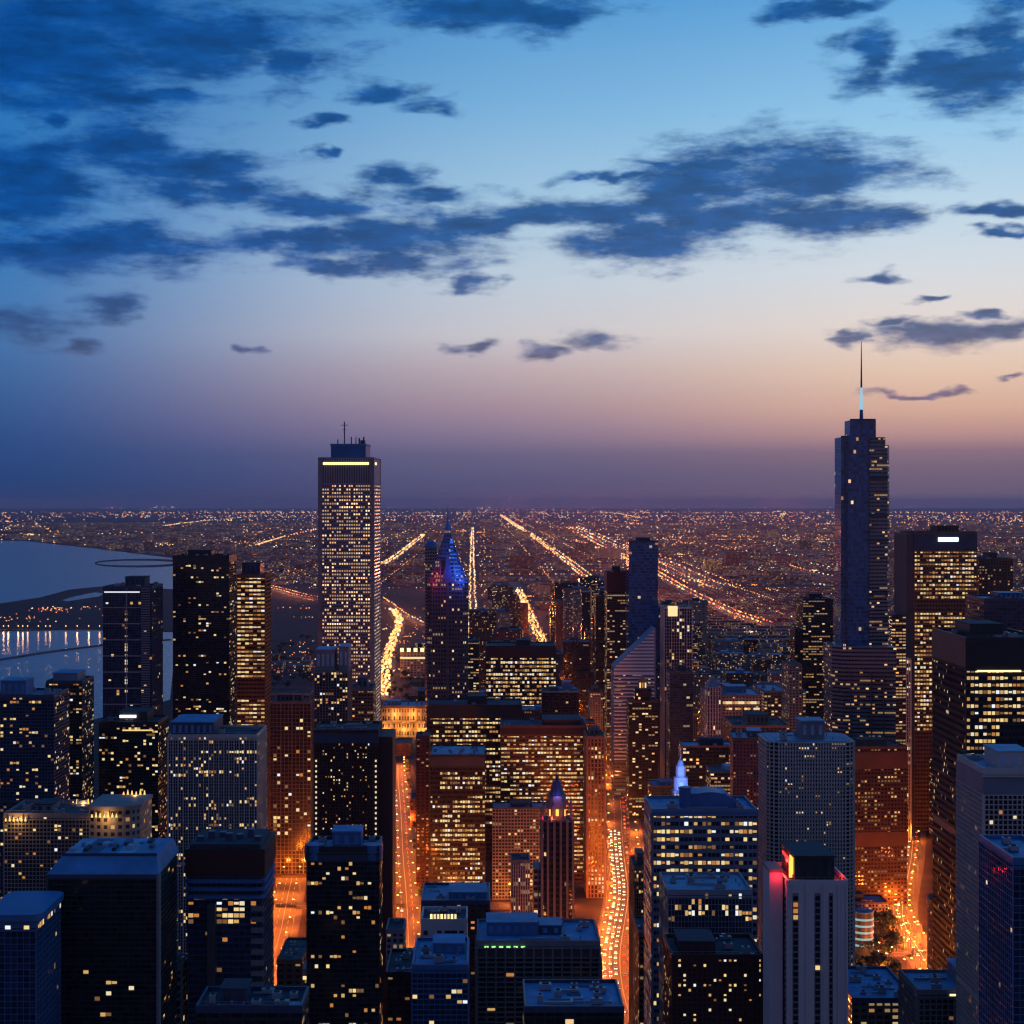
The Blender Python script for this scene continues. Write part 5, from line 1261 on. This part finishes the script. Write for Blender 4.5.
for k, ln in enumerate((3, 6.6, 10.4)):
    cars(AVE, ln, True, 13, 1080, 1700, 'car with headlights on in the queue coming up the curving avenue', 'cars coming up the avenue', 20 + k)
for k, ln in enumerate((-2.8, -6.2)):
    cars(AVE, ln, False, 24, 1060, 2000, 'car showing red tail lamps driving away on the curving avenue', 'cars driving away on the avenue', 40 + k)
cars(PL, 4, True, 40, 1300, 2400, 'car with headlights on along the boulevard below the white giant', 'cars on the boulevard', 60)
cars(PL, -4, False, 40, 1300, 2400, 'car with red tail lamps leaving along the boulevard', 'cars leaving on the boulevard', 61)
cars(EA, 3, True, 24, 1100, 2000, 'car with headlights on beside the black steel tower foot', 'cars beside the black tower', 62)
cars(EA, -3, False, 28, 1100, 2000, 'car with red tail lamps beside the black steel tower foot', 'cars leaving past the black tower', 63)
cars(NS, 2, True, 34, 1100, 2200, 'car in the narrow street by the blue roofed office', 'cars in the narrow street', 64)
cars([(200, 1238), (470, 1238)], 2, True, 20, 1000, 1500, 'car on the red lit cross street', 'cars on the red lit street', 65)

# ------------------------------------------------------------------ trees in the park
def tree_meshes(seed):
    r = random.Random(seed); b = MB(); b.cyl(0, 0, .35, 0, 5, 7, 0, .18)
    for k in range(4):
        a = k * 1.6 + r.random(); dx, dy = math.cos(a) * 2, math.sin(a) * 2
        b.face([(-.12, 0, 3.5), (.12, 0, 3.5), (dx, dy, 6.6)]); b.face([(0, -.12, 3.5), (0, .12, 3.5), (dx, dy, 6.6)])
    t = b
    c = MB()
    cl = [(r.gauss(0, 1.7), r.gauss(0, 1.7), 7 + r.gauss(0, 1.4), r.uniform(1, 1.9)) for _ in range(13)]
    for x, y, z, q in cl:
        for k in range(26):
            d = Vector((r.gauss(0, 1), r.gauss(0, 1), r.gauss(0, 1))).normalized() * q * r.uniform(.6, 1.1)
            p = Vector((x, y, z)) + d; u = Vector((r.gauss(0, 1), r.gauss(0, 1), r.gauss(0, 1))).normalized() * .42; v = d.cross(u); v = v.normalized() * .42 if v.length > 1e-4 else Vector((0, .4, 0))
            c.face([p - u - v, p + u - v, p + u + v, p - u + v])
    return t, c
BARK = plain('bark', (.06, .045, .035)); LEAF = plain('dark_leaves', (.035, .06, .03), .9, 0, .5, .5)
TM = []
for s in range(3):
    t, c = tree_meshes(s); a = t.build('trunk', BARK); d = c.build('crown', LEAF); TM.append((a.data, d.data)); bpy.data.objects.remove(a); bpy.data.objects.remove(d)
def trees(x0, x1, y0, y1, n, label, group, seed):
    r = random.Random(seed); k = 0
    while k < n:
        x, y = G(r.uniform(x0, x1), r.uniform(y0, y1)); k += 1
        if inpoly(x, y, LAKE): continue
        o = empty('park_tree', (x, y, 0), r.uniform(0, 6), label, 'tree', group); s = r.uniform(1, 1.6); o.scale = (s, s, s)
        a, d = TM[k % 3]
        for nm, dt in (('trunk', a), ('crown', d)):
            c = bpy.data.objects.new(nm, dt); col.objects.link(c); c.parent = o
trees(262, 314, 640, 690, 60, 'dark round park tree in the green patch west of the white giant'.replace('west of', 'beside'), 'trees of the dark park', 1)
trees(386, 426, 655, 700, 36, 'small dark tree among the orange lamps above the museum', 'trees above the museum', 2)
trees(858, 898, 925, 985, 26, 'dark street tree on the small square by the teal drum', 'trees of the small square', 3)

r = random.Random(4)
lb = 'small street tree on the verge of the boulevard below the white giant'
for sd in (-11.5, 11.5):
    L_ = dens(off(PL, sd), 21)
    for i, (x, y) in enumerate(L_):
        if r.random() < .75 and 1300 < y < 2390:
            o = empty('street_tree', (x, y, .1), r.uniform(0, 6), lb, 'tree', 'street trees on the boulevard'); o.scale = (.62, .62, .62)
            for nm, dt in zip(('trunk', 'crown'), TM[i % 3]):
                c = bpy.data.objects.new(nm, dt); col.objects.link(c); c.parent = o
r = random.Random(6)
for k in range(16):
    x, y = G(r.uniform(852, 932), r.uniform(915, 985))
    o = empty('street_lamp', (x, y, .1), r.uniform(0, 6), 'sodium street lamp on the small square by the teal drum', 'street lamp', 'street lamps on the small square')
    for nm, dt in (('pole', dpole), ('lamp_head', dhead)):
        c = bpy.data.objects.new(nm, dt); col.objects.link(c); c.parent = o
    if k % 2 == 0: point_light('lamp_glow', 2.4, 0, 8.6, 30000, OR, .45, o)
# ------------------------------------------------------------------ city blocks behind the named towers
def near_road(x, y, m):
    for pts, w in ROADS:
        for i in range(len(pts) - 1):
            (x1, y1), (x2, y2) = pts[i], pts[i+1]; dx, dy = x2 - x1, y2 - y1; L2 = dx * dx + dy * dy
            t = max(0, min(1, ((x - x1) * dx + (y - y1) * dy) / L2))
            if math.hypot(x - x1 - dx * t, y - y1 - dy * t) < w / 2 + m: return True
    return abs(x - (-.0055 * y)) < 22 + m and y > 2900
def ylim(px, Y):
    if px < 262: return 700
    if px < 318: return 706 if Y < 2300 else 655
    if px < 428: return 745 if Y < 1650 else 690
    if px < 480: return 640 if Y > 1700 else 760
    if 514 < px < 550 and 2100 < Y < 3900: return 650
    if px < 620: return (578 if Y > 3200 else 600) if Y > 2300 else (690 if Y > 1500 else 790)
    if px < 700: return 600 if Y > 3000 else (648 if Y > 2200 else 760)
    if px < 840: return 640 if Y > 2600 else (668 if Y > 1900 else 745)
    if px < 912: return 650 if Y > 1700 else 900
    return 590 if Y > 1900 else 700
CORR = [(386, 416, 2300), (601, 640, 2400), (755, 769, 2300), (896, 924, 2100), (262, 306, 1490), (484, 502, 1400)]
def overlaps(x0, x1, y0, y1, pad=3):
    for n, a, b_, c, d, z in FOOT:
        if x0 < b_ + pad and x1 > a - pad and y0 < d + pad and y1 > c - pad: return True
    return False
def landmark(px, Y):
    LM = [(118, 'the blue glass tower'), (200, 'the black lakeside tower'), (250, 'the cream striped tower'), (285, 'the open framed tower'), (345, 'the white piered giant'), (403, 'the floodlit museum'), (447, 'the chevron crowned tower'), (500, 'the evenly lit office block'),
          (535, 'the evenly lit office block'), (568, 'the domed corner block'), (596, 'the tan pier tower'), (617, 'the dark maroon office'), (636, 'the wedge roofed tower'), (678, 'the white framed tower'), (700, 'the white framed tower'), (735, 'the long masonry market'),
          (785, 'the pale grid tower'), (815, 'the pale grid tower'), (863, 'the spired skyscraper'), (900, 'the pale ribbed tower'), (945, 'the amber windowed office'), (1000, 'the huge black tower')]
    return min(LM, key=lambda q: abs(q[0] - px))[1]
FM = [('officelit', 'brown glass'), ('stone', 'grey stone'), ('cream', 'tan masonry'), ('conc', 'grey concrete'), ('brown', 'brown brick'), ('blackdim', 'black glass'), ('redbrick', 'red brick'), ('navyglass', 'navy glass'), ('lowlit', 'lamp lit stone'), ('black', 'dark steel')]
def filler():
    r = random.Random(77); cand = []
    Y = 1180
    while Y < 6400:
        row = 62 + Y * .010; px = 0
        x = gx(250, Y)
        while x < gx(1040, Y):
            w = r.uniform(22, 46) * (1 + Y / 9000); d = r.uniform(26, 44)
            gap = r.choice((3, 5, 14)); xc = x + w / 2; px = CX + xc * F / Y; x += w + gap
            pw = w / 2 * F / Y
            if px < 262 and Y > 1000: continue
            if any(a < px + pw and px - pw < b_ and Y < yy for a, b_, yy in CORR): continue
            if near_road(xc, Y + d / 2, math.hypot(w, d) / 2 * .8) or inpoly(xc, Y, LAKE): continue
            if overlaps(xc - w/2, xc + w/2, Y, Y + d): continue
            zmax = gz(ylim(px, Y), Y)
            if zmax < 9:
                if px < 430: continue
                zmax = 9
            core = 480 < px < 700 and Y < 4300 or (700 <= px and Y < 2400)
            if core: z = zmax * (r.uniform(.5, 1.0) ** 1.1)
            else: z = min(zmax, r.choice((9, 12, 14, 18, 24, 34)))
            if 318 < px < 428 and Y > 1700: z = min(z, 8)
            if 262 <= px <= 318 and 2300 < Y < 3200: continue
            if z < 7: continue
            yb = CY + (H) * F / Y; yt = CY + (H - z) * F / Y
            cand.append((w * F / Y * (min(yb, 1024) - yt), xc, Y, w, d, z, px, core))
        Y += row
    cand.sort(key=lambda c: -c[0]); keep = cand[:262]; rest = cand[250:]
    ords = {}; W1_ = ['first', 'second', 'third', 'fourth', 'fifth', 'sixth', 'seventh', 'eighth', 'ninth', 'tenth', 'eleventh', 'twelfth', 'thirteenth', 'fourteenth', 'fifteenth', 'sixteenth', 'seventeenth', 'eighteenth', 'nineteenth', 'twentieth']
    keep.sort(key=lambda c: c[2])
    for k, (a, xc, Y, w, d, z, px, core) in enumerate(keep):
        mk, mn = r.choice(FM)
        if 585 < px < 665 and 1500 < Y < 2600 and r.random() < .6: mk, mn = 'cream', 'tan masonry'
        lm = landmark(px, Y); nm = 'office_block' if z > 55 else 'low_rise_block'; kind = 'high rise' if z > 110 else ('mid rise' if z > 55 else 'low')
        key = (kind, mn, lm); ords[key] = ords.get(key, 0) + 1
        od = '' if ords[key] == 1 else (W1_[ords[key] - 1] + ' ')
        lab = f"{od or 'first '}{kind} {mn} block, front to back, behind {lm}"
        o = empty(nm, (xc, Y, 0), 0, lab, 'building', 'city blocks filling the downtown')
        b = MB(); fp = rect(-w/2, w/2, 0, d)
        if r.random() < .25 and z > 60:
            k2 = r.uniform(.6, .85); b.prism(fp, 0, z * k2, bw=2.4, fh=2.6); b.prism(rect(-w/2 * .75, w/2 * .75, d * .12, d * .88), z * k2, z, bw=2.4, fh=2.6)
            b.build('wall', M[mk], o); rw, rd, ry = w * .75, d * .76, d * .12
        else:
            b.prism(fp, 0, z, bw=2.4, fh=2.6); b.build('wall', M[mk], o); rw, rd, ry = w, d, 0
        b = MB()
        for q in ((-rw/2, rw/2, ry, ry + .7), (-rw/2, rw/2, ry + rd - .7, ry + rd), (-rw/2, -rw/2 + .7, ry + .7, ry + rd - .7), (rw/2 - .7, rw/2, ry + .7, ry + rd - .7)): b.box(*q, z + .01, z + 1.2)
        b.box(-rw/2 + .7, rw/2 - .7, ry + .7, ry + rd - .7, z + .01, z + .3, 1)
        b.build('roof', [C[r.choice(('grey', 'darkstone', 'brown', 'stone'))], roofm[r.choice((0, 1, 2, 2, 5))]], o)
        b = MB(); px0 = r.uniform(-.35, -.05) * rw; pw = r.uniform(.2, .45) * rw; b.box(px0, px0 + pw, ry + rd * .3, ry + rd * .7, z + .31, z + r.uniform(3, 6)); b.build('penthouse', roofm[r.choice((1, 2, 3, 5))], o)
        if Y < 2600:
            for q in range(3):
                b = MB(); ux, uy = r.uniform(-.4, .4) * (rw - 4), ry + r.uniform(.1, .25) * rd; b.box(ux - 1.3, ux + 1.3, uy - 1.1, uy + 1.1, z + .31, z + 2); b.build('roof_unit', C['metal'], o)
        FOOT.append((lab, xc - w/2, xc + w/2, Y, Y + d, z))
    # the rest: too many to count
    b = MB(); mats = [M['cream'], M['conc'], M['brown'], M['lowlit'], M['redbrick'], roofm[1], roofm[5], plain('brown_flat_roof', (.07, .05, .05), .9, 0, .5, .1)]
    for (a, xc, Y, w, d, z, px, core) in rest:
        mi = r.randrange(5); b.prism(rect(xc - w/2, xc + w/2, Y, Y + d), 0, z, mi, caps=False, bw=2.6, fh=2.7); b.face([(xc - w/2, Y, z), (xc + w/2, Y, z), (xc + w/2, Y + d, z), (xc - w/2, Y + d, z)], None, 5 + mi % 3)
    n = 0; Yr = 2700
    while Yr < 26000:
        Yr *= 1.013
        x = gx(-5, Yr)
        while x < gx(1034, Yr):
            w = r.uniform(25, 70) * (1 + Yr / 12000); d = r.uniform(25, 60) * (1 + Yr / 12000); x += w + r.choice((8, 30, 120)) * (1 + Yr / 12000)
            px = CX + x * F / Yr
            if Yr < 6600 and px > 250 : continue
            if inpoly(x, Yr, LAKE) or inpoly(x + w, Yr, LAKE) or near_road(x + w/2, Yr + d/2, w * .45): continue
            if px < 262 and Yr < 6000: continue
            z = r.choice((6, 8, 10, 12, 20)) * (1 + (r.random() < .04) * 2); mi = r.randrange(5)
            b.prism(rect(x, x + w, Yr, Yr + d), 0, z, mi, caps=False, bw=3, fh=3); b.face([(x, Yr, z), (x + w, Yr, z), (x + w, Yr + d, z), (x, Yr + d, z)], None, 5 + mi % 3); n += 1
    tag(b.build('distant_city_blocks', mats), 'mass of low far off city blocks spreading to the horizon', 'city blocks', kind='stuff')
    print('FILL', len(cand), len(keep), n)
filler()

# glow lamps for the streets further out
r = random.Random(9)
for k in range(14):
    y = 2300 * (1.07 ** k); x = 146 - (y - 2300) * .012 if y < 4000 else 123
    point_light('avenue_glow', x, y, 12, 45000, OR, 1)

# ------------------------------------------------------------------ sky
def world():
    w = bpy.data.worlds.new('World'); sc.world = w; w.use_nodes = True; nt = w.node_tree
    for n in list(nt.nodes): nt.nodes.remove(n)
    L = nt.links; out = nt.nodes.new('ShaderNodeOutputWorld'); bg = nt.nodes.new('ShaderNodeBackground'); L.new(bg.outputs[0], out.inputs[0])
    tc = nt.nodes.new('ShaderNodeTexCoord'); sp = nt.nodes.new('ShaderNodeSeparateXYZ'); L.new(tc.outputs['Generated'], sp.inputs[0])
    x, y, z = sp.outputs
    az = mth(nt, 'MULTIPLY', mth(nt, 'ARCTAN2', x, y), 180 / math.pi)
    el = mth(nt, 'MULTIPLY', mth(nt, 'ARCSINE', z), 180 / math.pi)
    def lin(c): return tuple(((v / 255) / 12.92 if v <= 10 else ((v / 255 + .055) / 1.055) ** 2.4) for v in c) + (1,)
    def e_of(py): return math.degrees(math.atan((CY - py) / F))
    # the horizon haze bends the scale a little
    def ramp(stops):
        n = nt.nodes.new('ShaderNodeValToRGB'); cr = n.color_ramp; cr.interpolation = 'EASE'
        def pos(e): return max(0, min(1, (e + 1) / 20.0))
        st = [(pos(e_of(p)), lin(c)) for p, c in stops]; st.sort()
        cr.interpolation = 'LINEAR'
        while len(cr.elements) < len(st): cr.elements.new(.5)
        for q, (p, c) in zip(cr.elements, st): q.position = p; q.color = c
        L.new(mth(nt, 'DIVIDE', mth(nt, 'ADD', el, 1.0), 20.0, True), n.inputs[0]); return n.outputs[0]
    A = ramp([(-100, (14, 66, 128)), (0, (24, 92, 160)), (130, (40, 116, 184)), (230, (50, 122, 188)), (300, (62, 120, 180)), (345, (66, 114, 170)), (400, (54, 94, 150)), (440, (44, 78, 134)), (480, (34, 68, 122)), (507, (30, 58, 106))])
    B = ramp([(-100, (45, 116, 184)), (0, (84, 152, 210)), (100, (120, 176, 220)), (200, (162, 198, 224)), (280, (192, 206, 220)), (335, (204, 200, 206)), (370, (190, 172, 178)), (405, (168, 144, 158)), (432, (140, 122, 148)), (455, (106, 100, 132)), (480, (88, 88, 124)), (507, (76, 76, 110))])
    Cc = ramp([(-100, (60, 132, 200)), (0, (98, 166, 220)), (130, (150, 200, 234)), (220, (192, 216, 232)), (280, (216, 220, 226)), (330, (230, 216, 208)), (375, (230, 198, 176)), (412, (216, 172, 154)), (436, (186, 144, 142)), (452, (142, 114, 130)), (470, (120, 102, 124)), (495, (106, 94, 120)), (507, (88, 82, 108))])
    f1 = nt.nodes.new('ShaderNodeMapRange'); f1.interpolation_type = 'SMOOTHSTEP'; L.new(az, f1.inputs[0]); f1.inputs[1].default_value = -16.5; f1.inputs[2].default_value = 2.5
    f2 = nt.nodes.new('ShaderNodeMapRange'); f2.interpolation_type = 'SMOOTHSTEP'; L.new(az, f2.inputs[0]); f2.inputs[1].default_value = -1; f2.inputs[2].default_value = 15
    base = mixc(nt, f2.outputs[0], mixc(nt, f1.outputs[0], A, B), Cc)
    # behind the viewer: the blue hour side of the sky
    ab = mth(nt, 'ABSOLUTE', mth(nt, 'SUBTRACT', az, 35.0))
    f3 = nt.nodes.new('ShaderNodeMapRange'); f3.interpolation_type = 'SMOOTHSTEP'; L.new(ab, f3.inputs[0]); f3.inputs[1].default_value = 55; f3.inputs[2].default_value = 120
    f5 = nt.nodes.new('ShaderNodeMapRange'); L.new(el, f5.inputs[0]); f5.inputs[1].default_value = 4; f5.inputs[2].default_value = 36
    base = mixc(nt, f3.outputs[0], base, mixc(nt, f5.outputs[0], lin((142, 116, 130)), lin((34, 64, 118))))
    f4 = nt.nodes.new('ShaderNodeMapRange'); L.new(el, f4.inputs[0]); f4.inputs[1].default_value = 17; f4.inputs[2].default_value = 60
    base = mixc(nt, f4.outputs[0], base, (.035, .15, .42))
    # clouds: measured in degrees of azimuth and elevation
    cv = nt.nodes.new('ShaderNodeCombineXYZ'); L.new(az, cv.inputs[0]); L.new(el, cv.inputs[1])
    def nz(sx, sy, s, det, rough=.6, off=0):
        mp = nt.nodes.new('ShaderNodeMapping'); mp.inputs['Scale'].default_value = (sx, sy, 1); mp.inputs['Location'].default_value = (off, off * .7, off); L.new(cv.outputs[0], mp.inputs[0])
        n = nt.nodes.new('ShaderNodeTexNoise'); n.inputs['Scale'].default_value = s; n.inputs['Detail'].default_value = det; n.inputs['Roughness'].default_value = rough; L.new(mp.outputs[0], n.inputs['Vector']); return n
    wn = nz(.55, 1.1, 1.0, 3, .5, 3)
    ws = nt.nodes.new('ShaderNodeVectorMath'); ws.operation = 'SUBTRACT'; L.new(wn.outputs['Color'], ws.inputs[0]); ws.inputs[1].default_value = (.5, .5, .5)
    wm = nt.nodes.new('ShaderNodeVectorMath'); wm.operation = 'MULTIPLY'; L.new(ws.outputs[0], wm.inputs[0]); wm.inputs[1].default_value = (3.0, 1.1, 0)
    P0 = nt.nodes.new('ShaderNodeVectorMath'); P0.operation = 'ADD'; L.new(cv.outputs[0], P0.inputs[0]); L.new(wm.outputs[0], P0.inputs[1])
    blobs = [(45, 56, 140, 50), (200, 40, 120, 34), (110, 10, 130, 22), (285, 66, 26, 22), (380, 92, 34, 9), (425, 105, 26, 8), (22, 182, 95, 34), (130, 146, 60, 32), (195, 172, 80, 20), (240, 188, 50, 14), (305, 206, 60, 12), (42, 123, 25, 7), (316, 122, 22, 5), (325, 156, 9, 5), (150, 98, 60, 8),
             (396, 178, 40, 12), (440, 192, 40, 9), (105, 247, 100, 22), (20, 248, 50, 14), (108, 305, 28, 13), (18, 322, 52, 16), (75, 347, 20, 8), (400, 238, 95, 20), (300, 240, 80, 12), (470, 226, 50, 14), (540, 214, 70, 12), (600, 212, 60, 14), (640, 240, 60, 24), (690, 205, 80, 34), (770, 174, 115, 32), (825, 178, 56, 24), (400, 262, 60, 12), (470, 280, 25, 8),
             (830, 218, 76, 20), (868, 62, 29, 26), (975, 78, 60, 32), (1005, 45, 36, 40), (940, 55, 22, 14), (490, 8, 110, 15), (540, 18, 40, 16), (822, 8, 46, 9), (990, 213, 44, 6), (1004, 233, 26, 3), (945, 334, 68, 12), (1000, 330, 40, 12), (900, 320, 28, 5), (985, 313, 20, 4), (884, 272, 18, 6),
             (600, 339, 34, 10), (545, 350, 24, 7), (912, 391, 48, 2.5), (855, 340, 10, 10), (1010, 376, 20, 2), (260, 350, 10, 4), (470, 345, 20, 5), (330, 265, 40, 8), (620, 180, 50, 4), (700, 165, 60, 5), (930, 300, 16, 3)]
    acc = None
    for (bx, by, rx, ry) in blobs:
        a0 = math.degrees(math.atan((bx - CX) / F)); rr = math.hypot(F, bx - CX); e0 = math.degrees(math.atan((CY - by) / rr))
        s = nt.nodes.new('ShaderNodeVectorMath'); s.operation = 'SUBTRACT'; L.new(P0.outputs[0], s.inputs[0]); s.inputs[1].default_value = (a0, e0, 0)
        d = nt.nodes.new('ShaderNodeVectorMath'); d.operation = 'MULTIPLY'; L.new(s.outputs[0], d.inputs[0]); k = 180 / math.pi / F; d.inputs[1].default_value = (1 / (rx * k * 1.2), 1 / (ry * k * 1.32), 0)
        l = nt.nodes.new('ShaderNodeVectorMath'); l.operation = 'LENGTH'; L.new(d.outputs[0], l.inputs[0])
        v = mth(nt, 'SUBTRACT', 1.0, l.outputs['Value'])
        acc = v if acc is None else mth(nt, 'SMOOTH_MAX', acc, v)
        if acc is not v: acc.node.inputs[2].default_value = .12
    # clouds elsewhere in the sky, outside the modelled field
    gen = nz(.10, .22, 1.0, 4, .55, 9); gmask = nt.nodes.new('ShaderNodeMapRange'); L.new(mth(nt, 'MAXIMUM', mth(nt, 'ABSOLUTE', az), el), gmask.inputs[0]); gmask.inputs[1].default_value = 17; gmask.inputs[2].default_value = 22
    gv = mth(nt, 'SUBTRACT', mth(nt, 'MULTIPLY', gmask.outputs[0], mth(nt, 'MULTIPLY', mth(nt, 'SUBTRACT', gen.outputs[0], .5), 5.0)), mth(nt, 'MULTIPLY', mth(nt, 'SUBTRACT', 1.0, gmask.outputs[0]), 1.0))
    acc = mth(nt, 'MAXIMUM', acc, gv)
    n1 = nz(.26, .95, 1.5, 5, .56, 0); n2 = nz(.9, 2.4, 3.0, 5, .6, 5)
    dn = mth(nt, 'ADD', acc, mth(nt, 'MULTIPLY', mth(nt, 'SUBTRACT', n1.outputs[0], .46), 2.2))
    dn = mth(nt, 'ADD', dn, mth(nt, 'MULTIPLY', mth(nt, 'SUBTRACT', n2.outputs[0], .5), .5))
    cm = nt.nodes.new('ShaderNodeMapRange'); cm.interpolation_type = 'SMOOTHSTEP'; L.new(dn, cm.inputs[0]); cm.inputs[1].default_value = -.25; cm.inputs[2].default_value = .72; cm.inputs[4].default_value = .93
    # cloud colour: deep blue aloft, mauve grey low down; brighter thin edges
    cr = nt.nodes.new('ShaderNodeValToRGB'); e = cr.color_ramp
    while len(e.elements) < 4: e.elements.new(.5)
    for q, (p, c) in zip(e.elements, sorted([(0, (96, 88, 122)), ((e_of(392) + 1) / 20, (120, 104, 130)), ((e_of(335) + 1) / 20, (78, 94, 132)), ((e_of(250) + 1) / 20, (14, 76, 140))])): q.position = p; q.color = lin(c)
    L.new(mth(nt, 'DIVIDE', mth(nt, 'ADD', el, 1.0), 20.0, True), cr.inputs[0])
    fa = nt.nodes.new('ShaderNodeMapRange'); L.new(az, fa.inputs[0]); fa.inputs[1].default_value = -15; fa.inputs[2].default_value = 0
    fa.inputs[3].default_value = 0; fa.inputs[4].default_value = 1.0
    deep = mixc(nt, 1.0, cr.outputs[0], mixc(nt, fa.outputs[0], (.50, .80, .98), (1, 1, 1)), 'MULTIPLY')
    cs = nt.nodes.new('ShaderNodeMapRange'); L.new(dn, cs.inputs[0]); cs.inputs[1].default_value = .3; cs.inputs[2].default_value = 1.3; cs.inputs[3].default_value = 1.15; cs.inputs[4].default_value = .78
    deep = mixc(nt, 1.0, deep, cs.outputs[0], 'MULTIPLY')
    n3 = nz(.5, 1.6, 1.4, 4, .6, 12); sh = nt.nodes.new('ShaderNodeMapRange'); L.new(n3.outputs[0], sh.inputs[0]); sh.inputs[1].default_value = .32; sh.inputs[2].default_value = .68; sh.inputs[3].default_value = .78; sh.inputs[4].default_value = 1.32
    deep = mixc(nt, 1.0, deep, sh.outputs[0], 'MULTIPLY')
    fin = mixc(nt, cm.outputs[0], base, deep)
    lowm = nt.nodes.new('ShaderNodeMapRange'); L.new(el, lowm.inputs[0]); lowm.inputs[1].default_value = -4; lowm.inputs[2].default_value = -.4
    fin = mixc(nt, lowm.outputs[0], (.01, .012, .02), fin)
    L.new(fin, bg.inputs[0]); bg.inputs[1].default_value = 1.0
    w.cycles.sampling_method = 'MANUAL'; w.cycles.sample_map_resolution = 512
world()

# ------------------------------------------------------------------ haze
HAZE = True
HZD = 1.5e-5
if HAZE:
    b = MB(); b.box(-64000, 64000, -4000, 92000, -3, 430)
    m = bpy.data.materials.new('dusk_haze'); m.use_nodes = True; nt = m.node_tree
    for n in list(nt.nodes): nt.nodes.remove(n)
    o_ = nt.nodes.new('ShaderNodeOutputMaterial'); v = nt.nodes.new('ShaderNodeVolumePrincipled'); nt.links.new(v.outputs[0], o_.inputs['Volume'])
    v.inputs['Color'].default_value = (.96, .76, .90, 1); v.inputs['Density'].default_value = HZD; v.inputs['Anisotropy'].default_value = 0
    o = b.build('haze', m); tag(o, 'thin dusk haze lying over the whole city', 'haze', kind='stuff')

# ------------------------------------------------------------------ camera and render settings
cam = bpy.data.cameras.new('camera'); co = bpy.data.objects.new('camera', cam); col.objects.link(co)
co.location = (0, 0, H); co.rotation_euler = (R(90), 0, 0)
cam.sensor_width = 36; cam.lens = 36 * F / 1024; cam.shift_x = (512 - CX) / 1024; cam.shift_y = (CY - 512) / 1024
cam.clip_start = 1; cam.clip_end = 200000
sc.camera = co
sc.view_settings.view_transform = 'Standard'; sc.view_settings.look = 'None'; sc.view_settings.exposure = 0; sc.view_settings.gamma = 1
cy = sc.cycles
cy.max_bounces = 4; cy.diffuse_bounces = 1; cy.glossy_bounces = 2; cy.transmission_bounces = 1; cy.volume_bounces = 0; cy.transparent_max_bounces = 4
cy.sample_clamp_indirect = 3; cy.sample_clamp_direct = 0; cy.use_denoising = True; cy.denoiser = 'OPENIMAGEDENOISE'
cy.use_light_tree = True; cy.caustics_reflective = False; cy.caustics_refractive = False
cy.use_adaptive_sampling = True; cy.adaptive_threshold = .02; cy.adaptive_min_samples = 20
cy.filter_width = 1.3 if hasattr(cy, 'filter_width') else 1.5

# overlap check of named footprints
for i in range(len(FOOT)):
    for j in range(i + 1, len(FOOT)):
        a, b_ = FOOT[i], FOOT[j]
        ox = min(a[2], b_[2]) - max(a[1], b_[1]); oy = min(a[4], b_[4]) - max(a[3], b_[3])
        if ox > 1 and oy > 1: print('OVERLAP', a[0][:40], '|', b_[0][:40], round(ox, 1), round(oy, 1))
print('OBJECTS', len(bpy.data.objects))
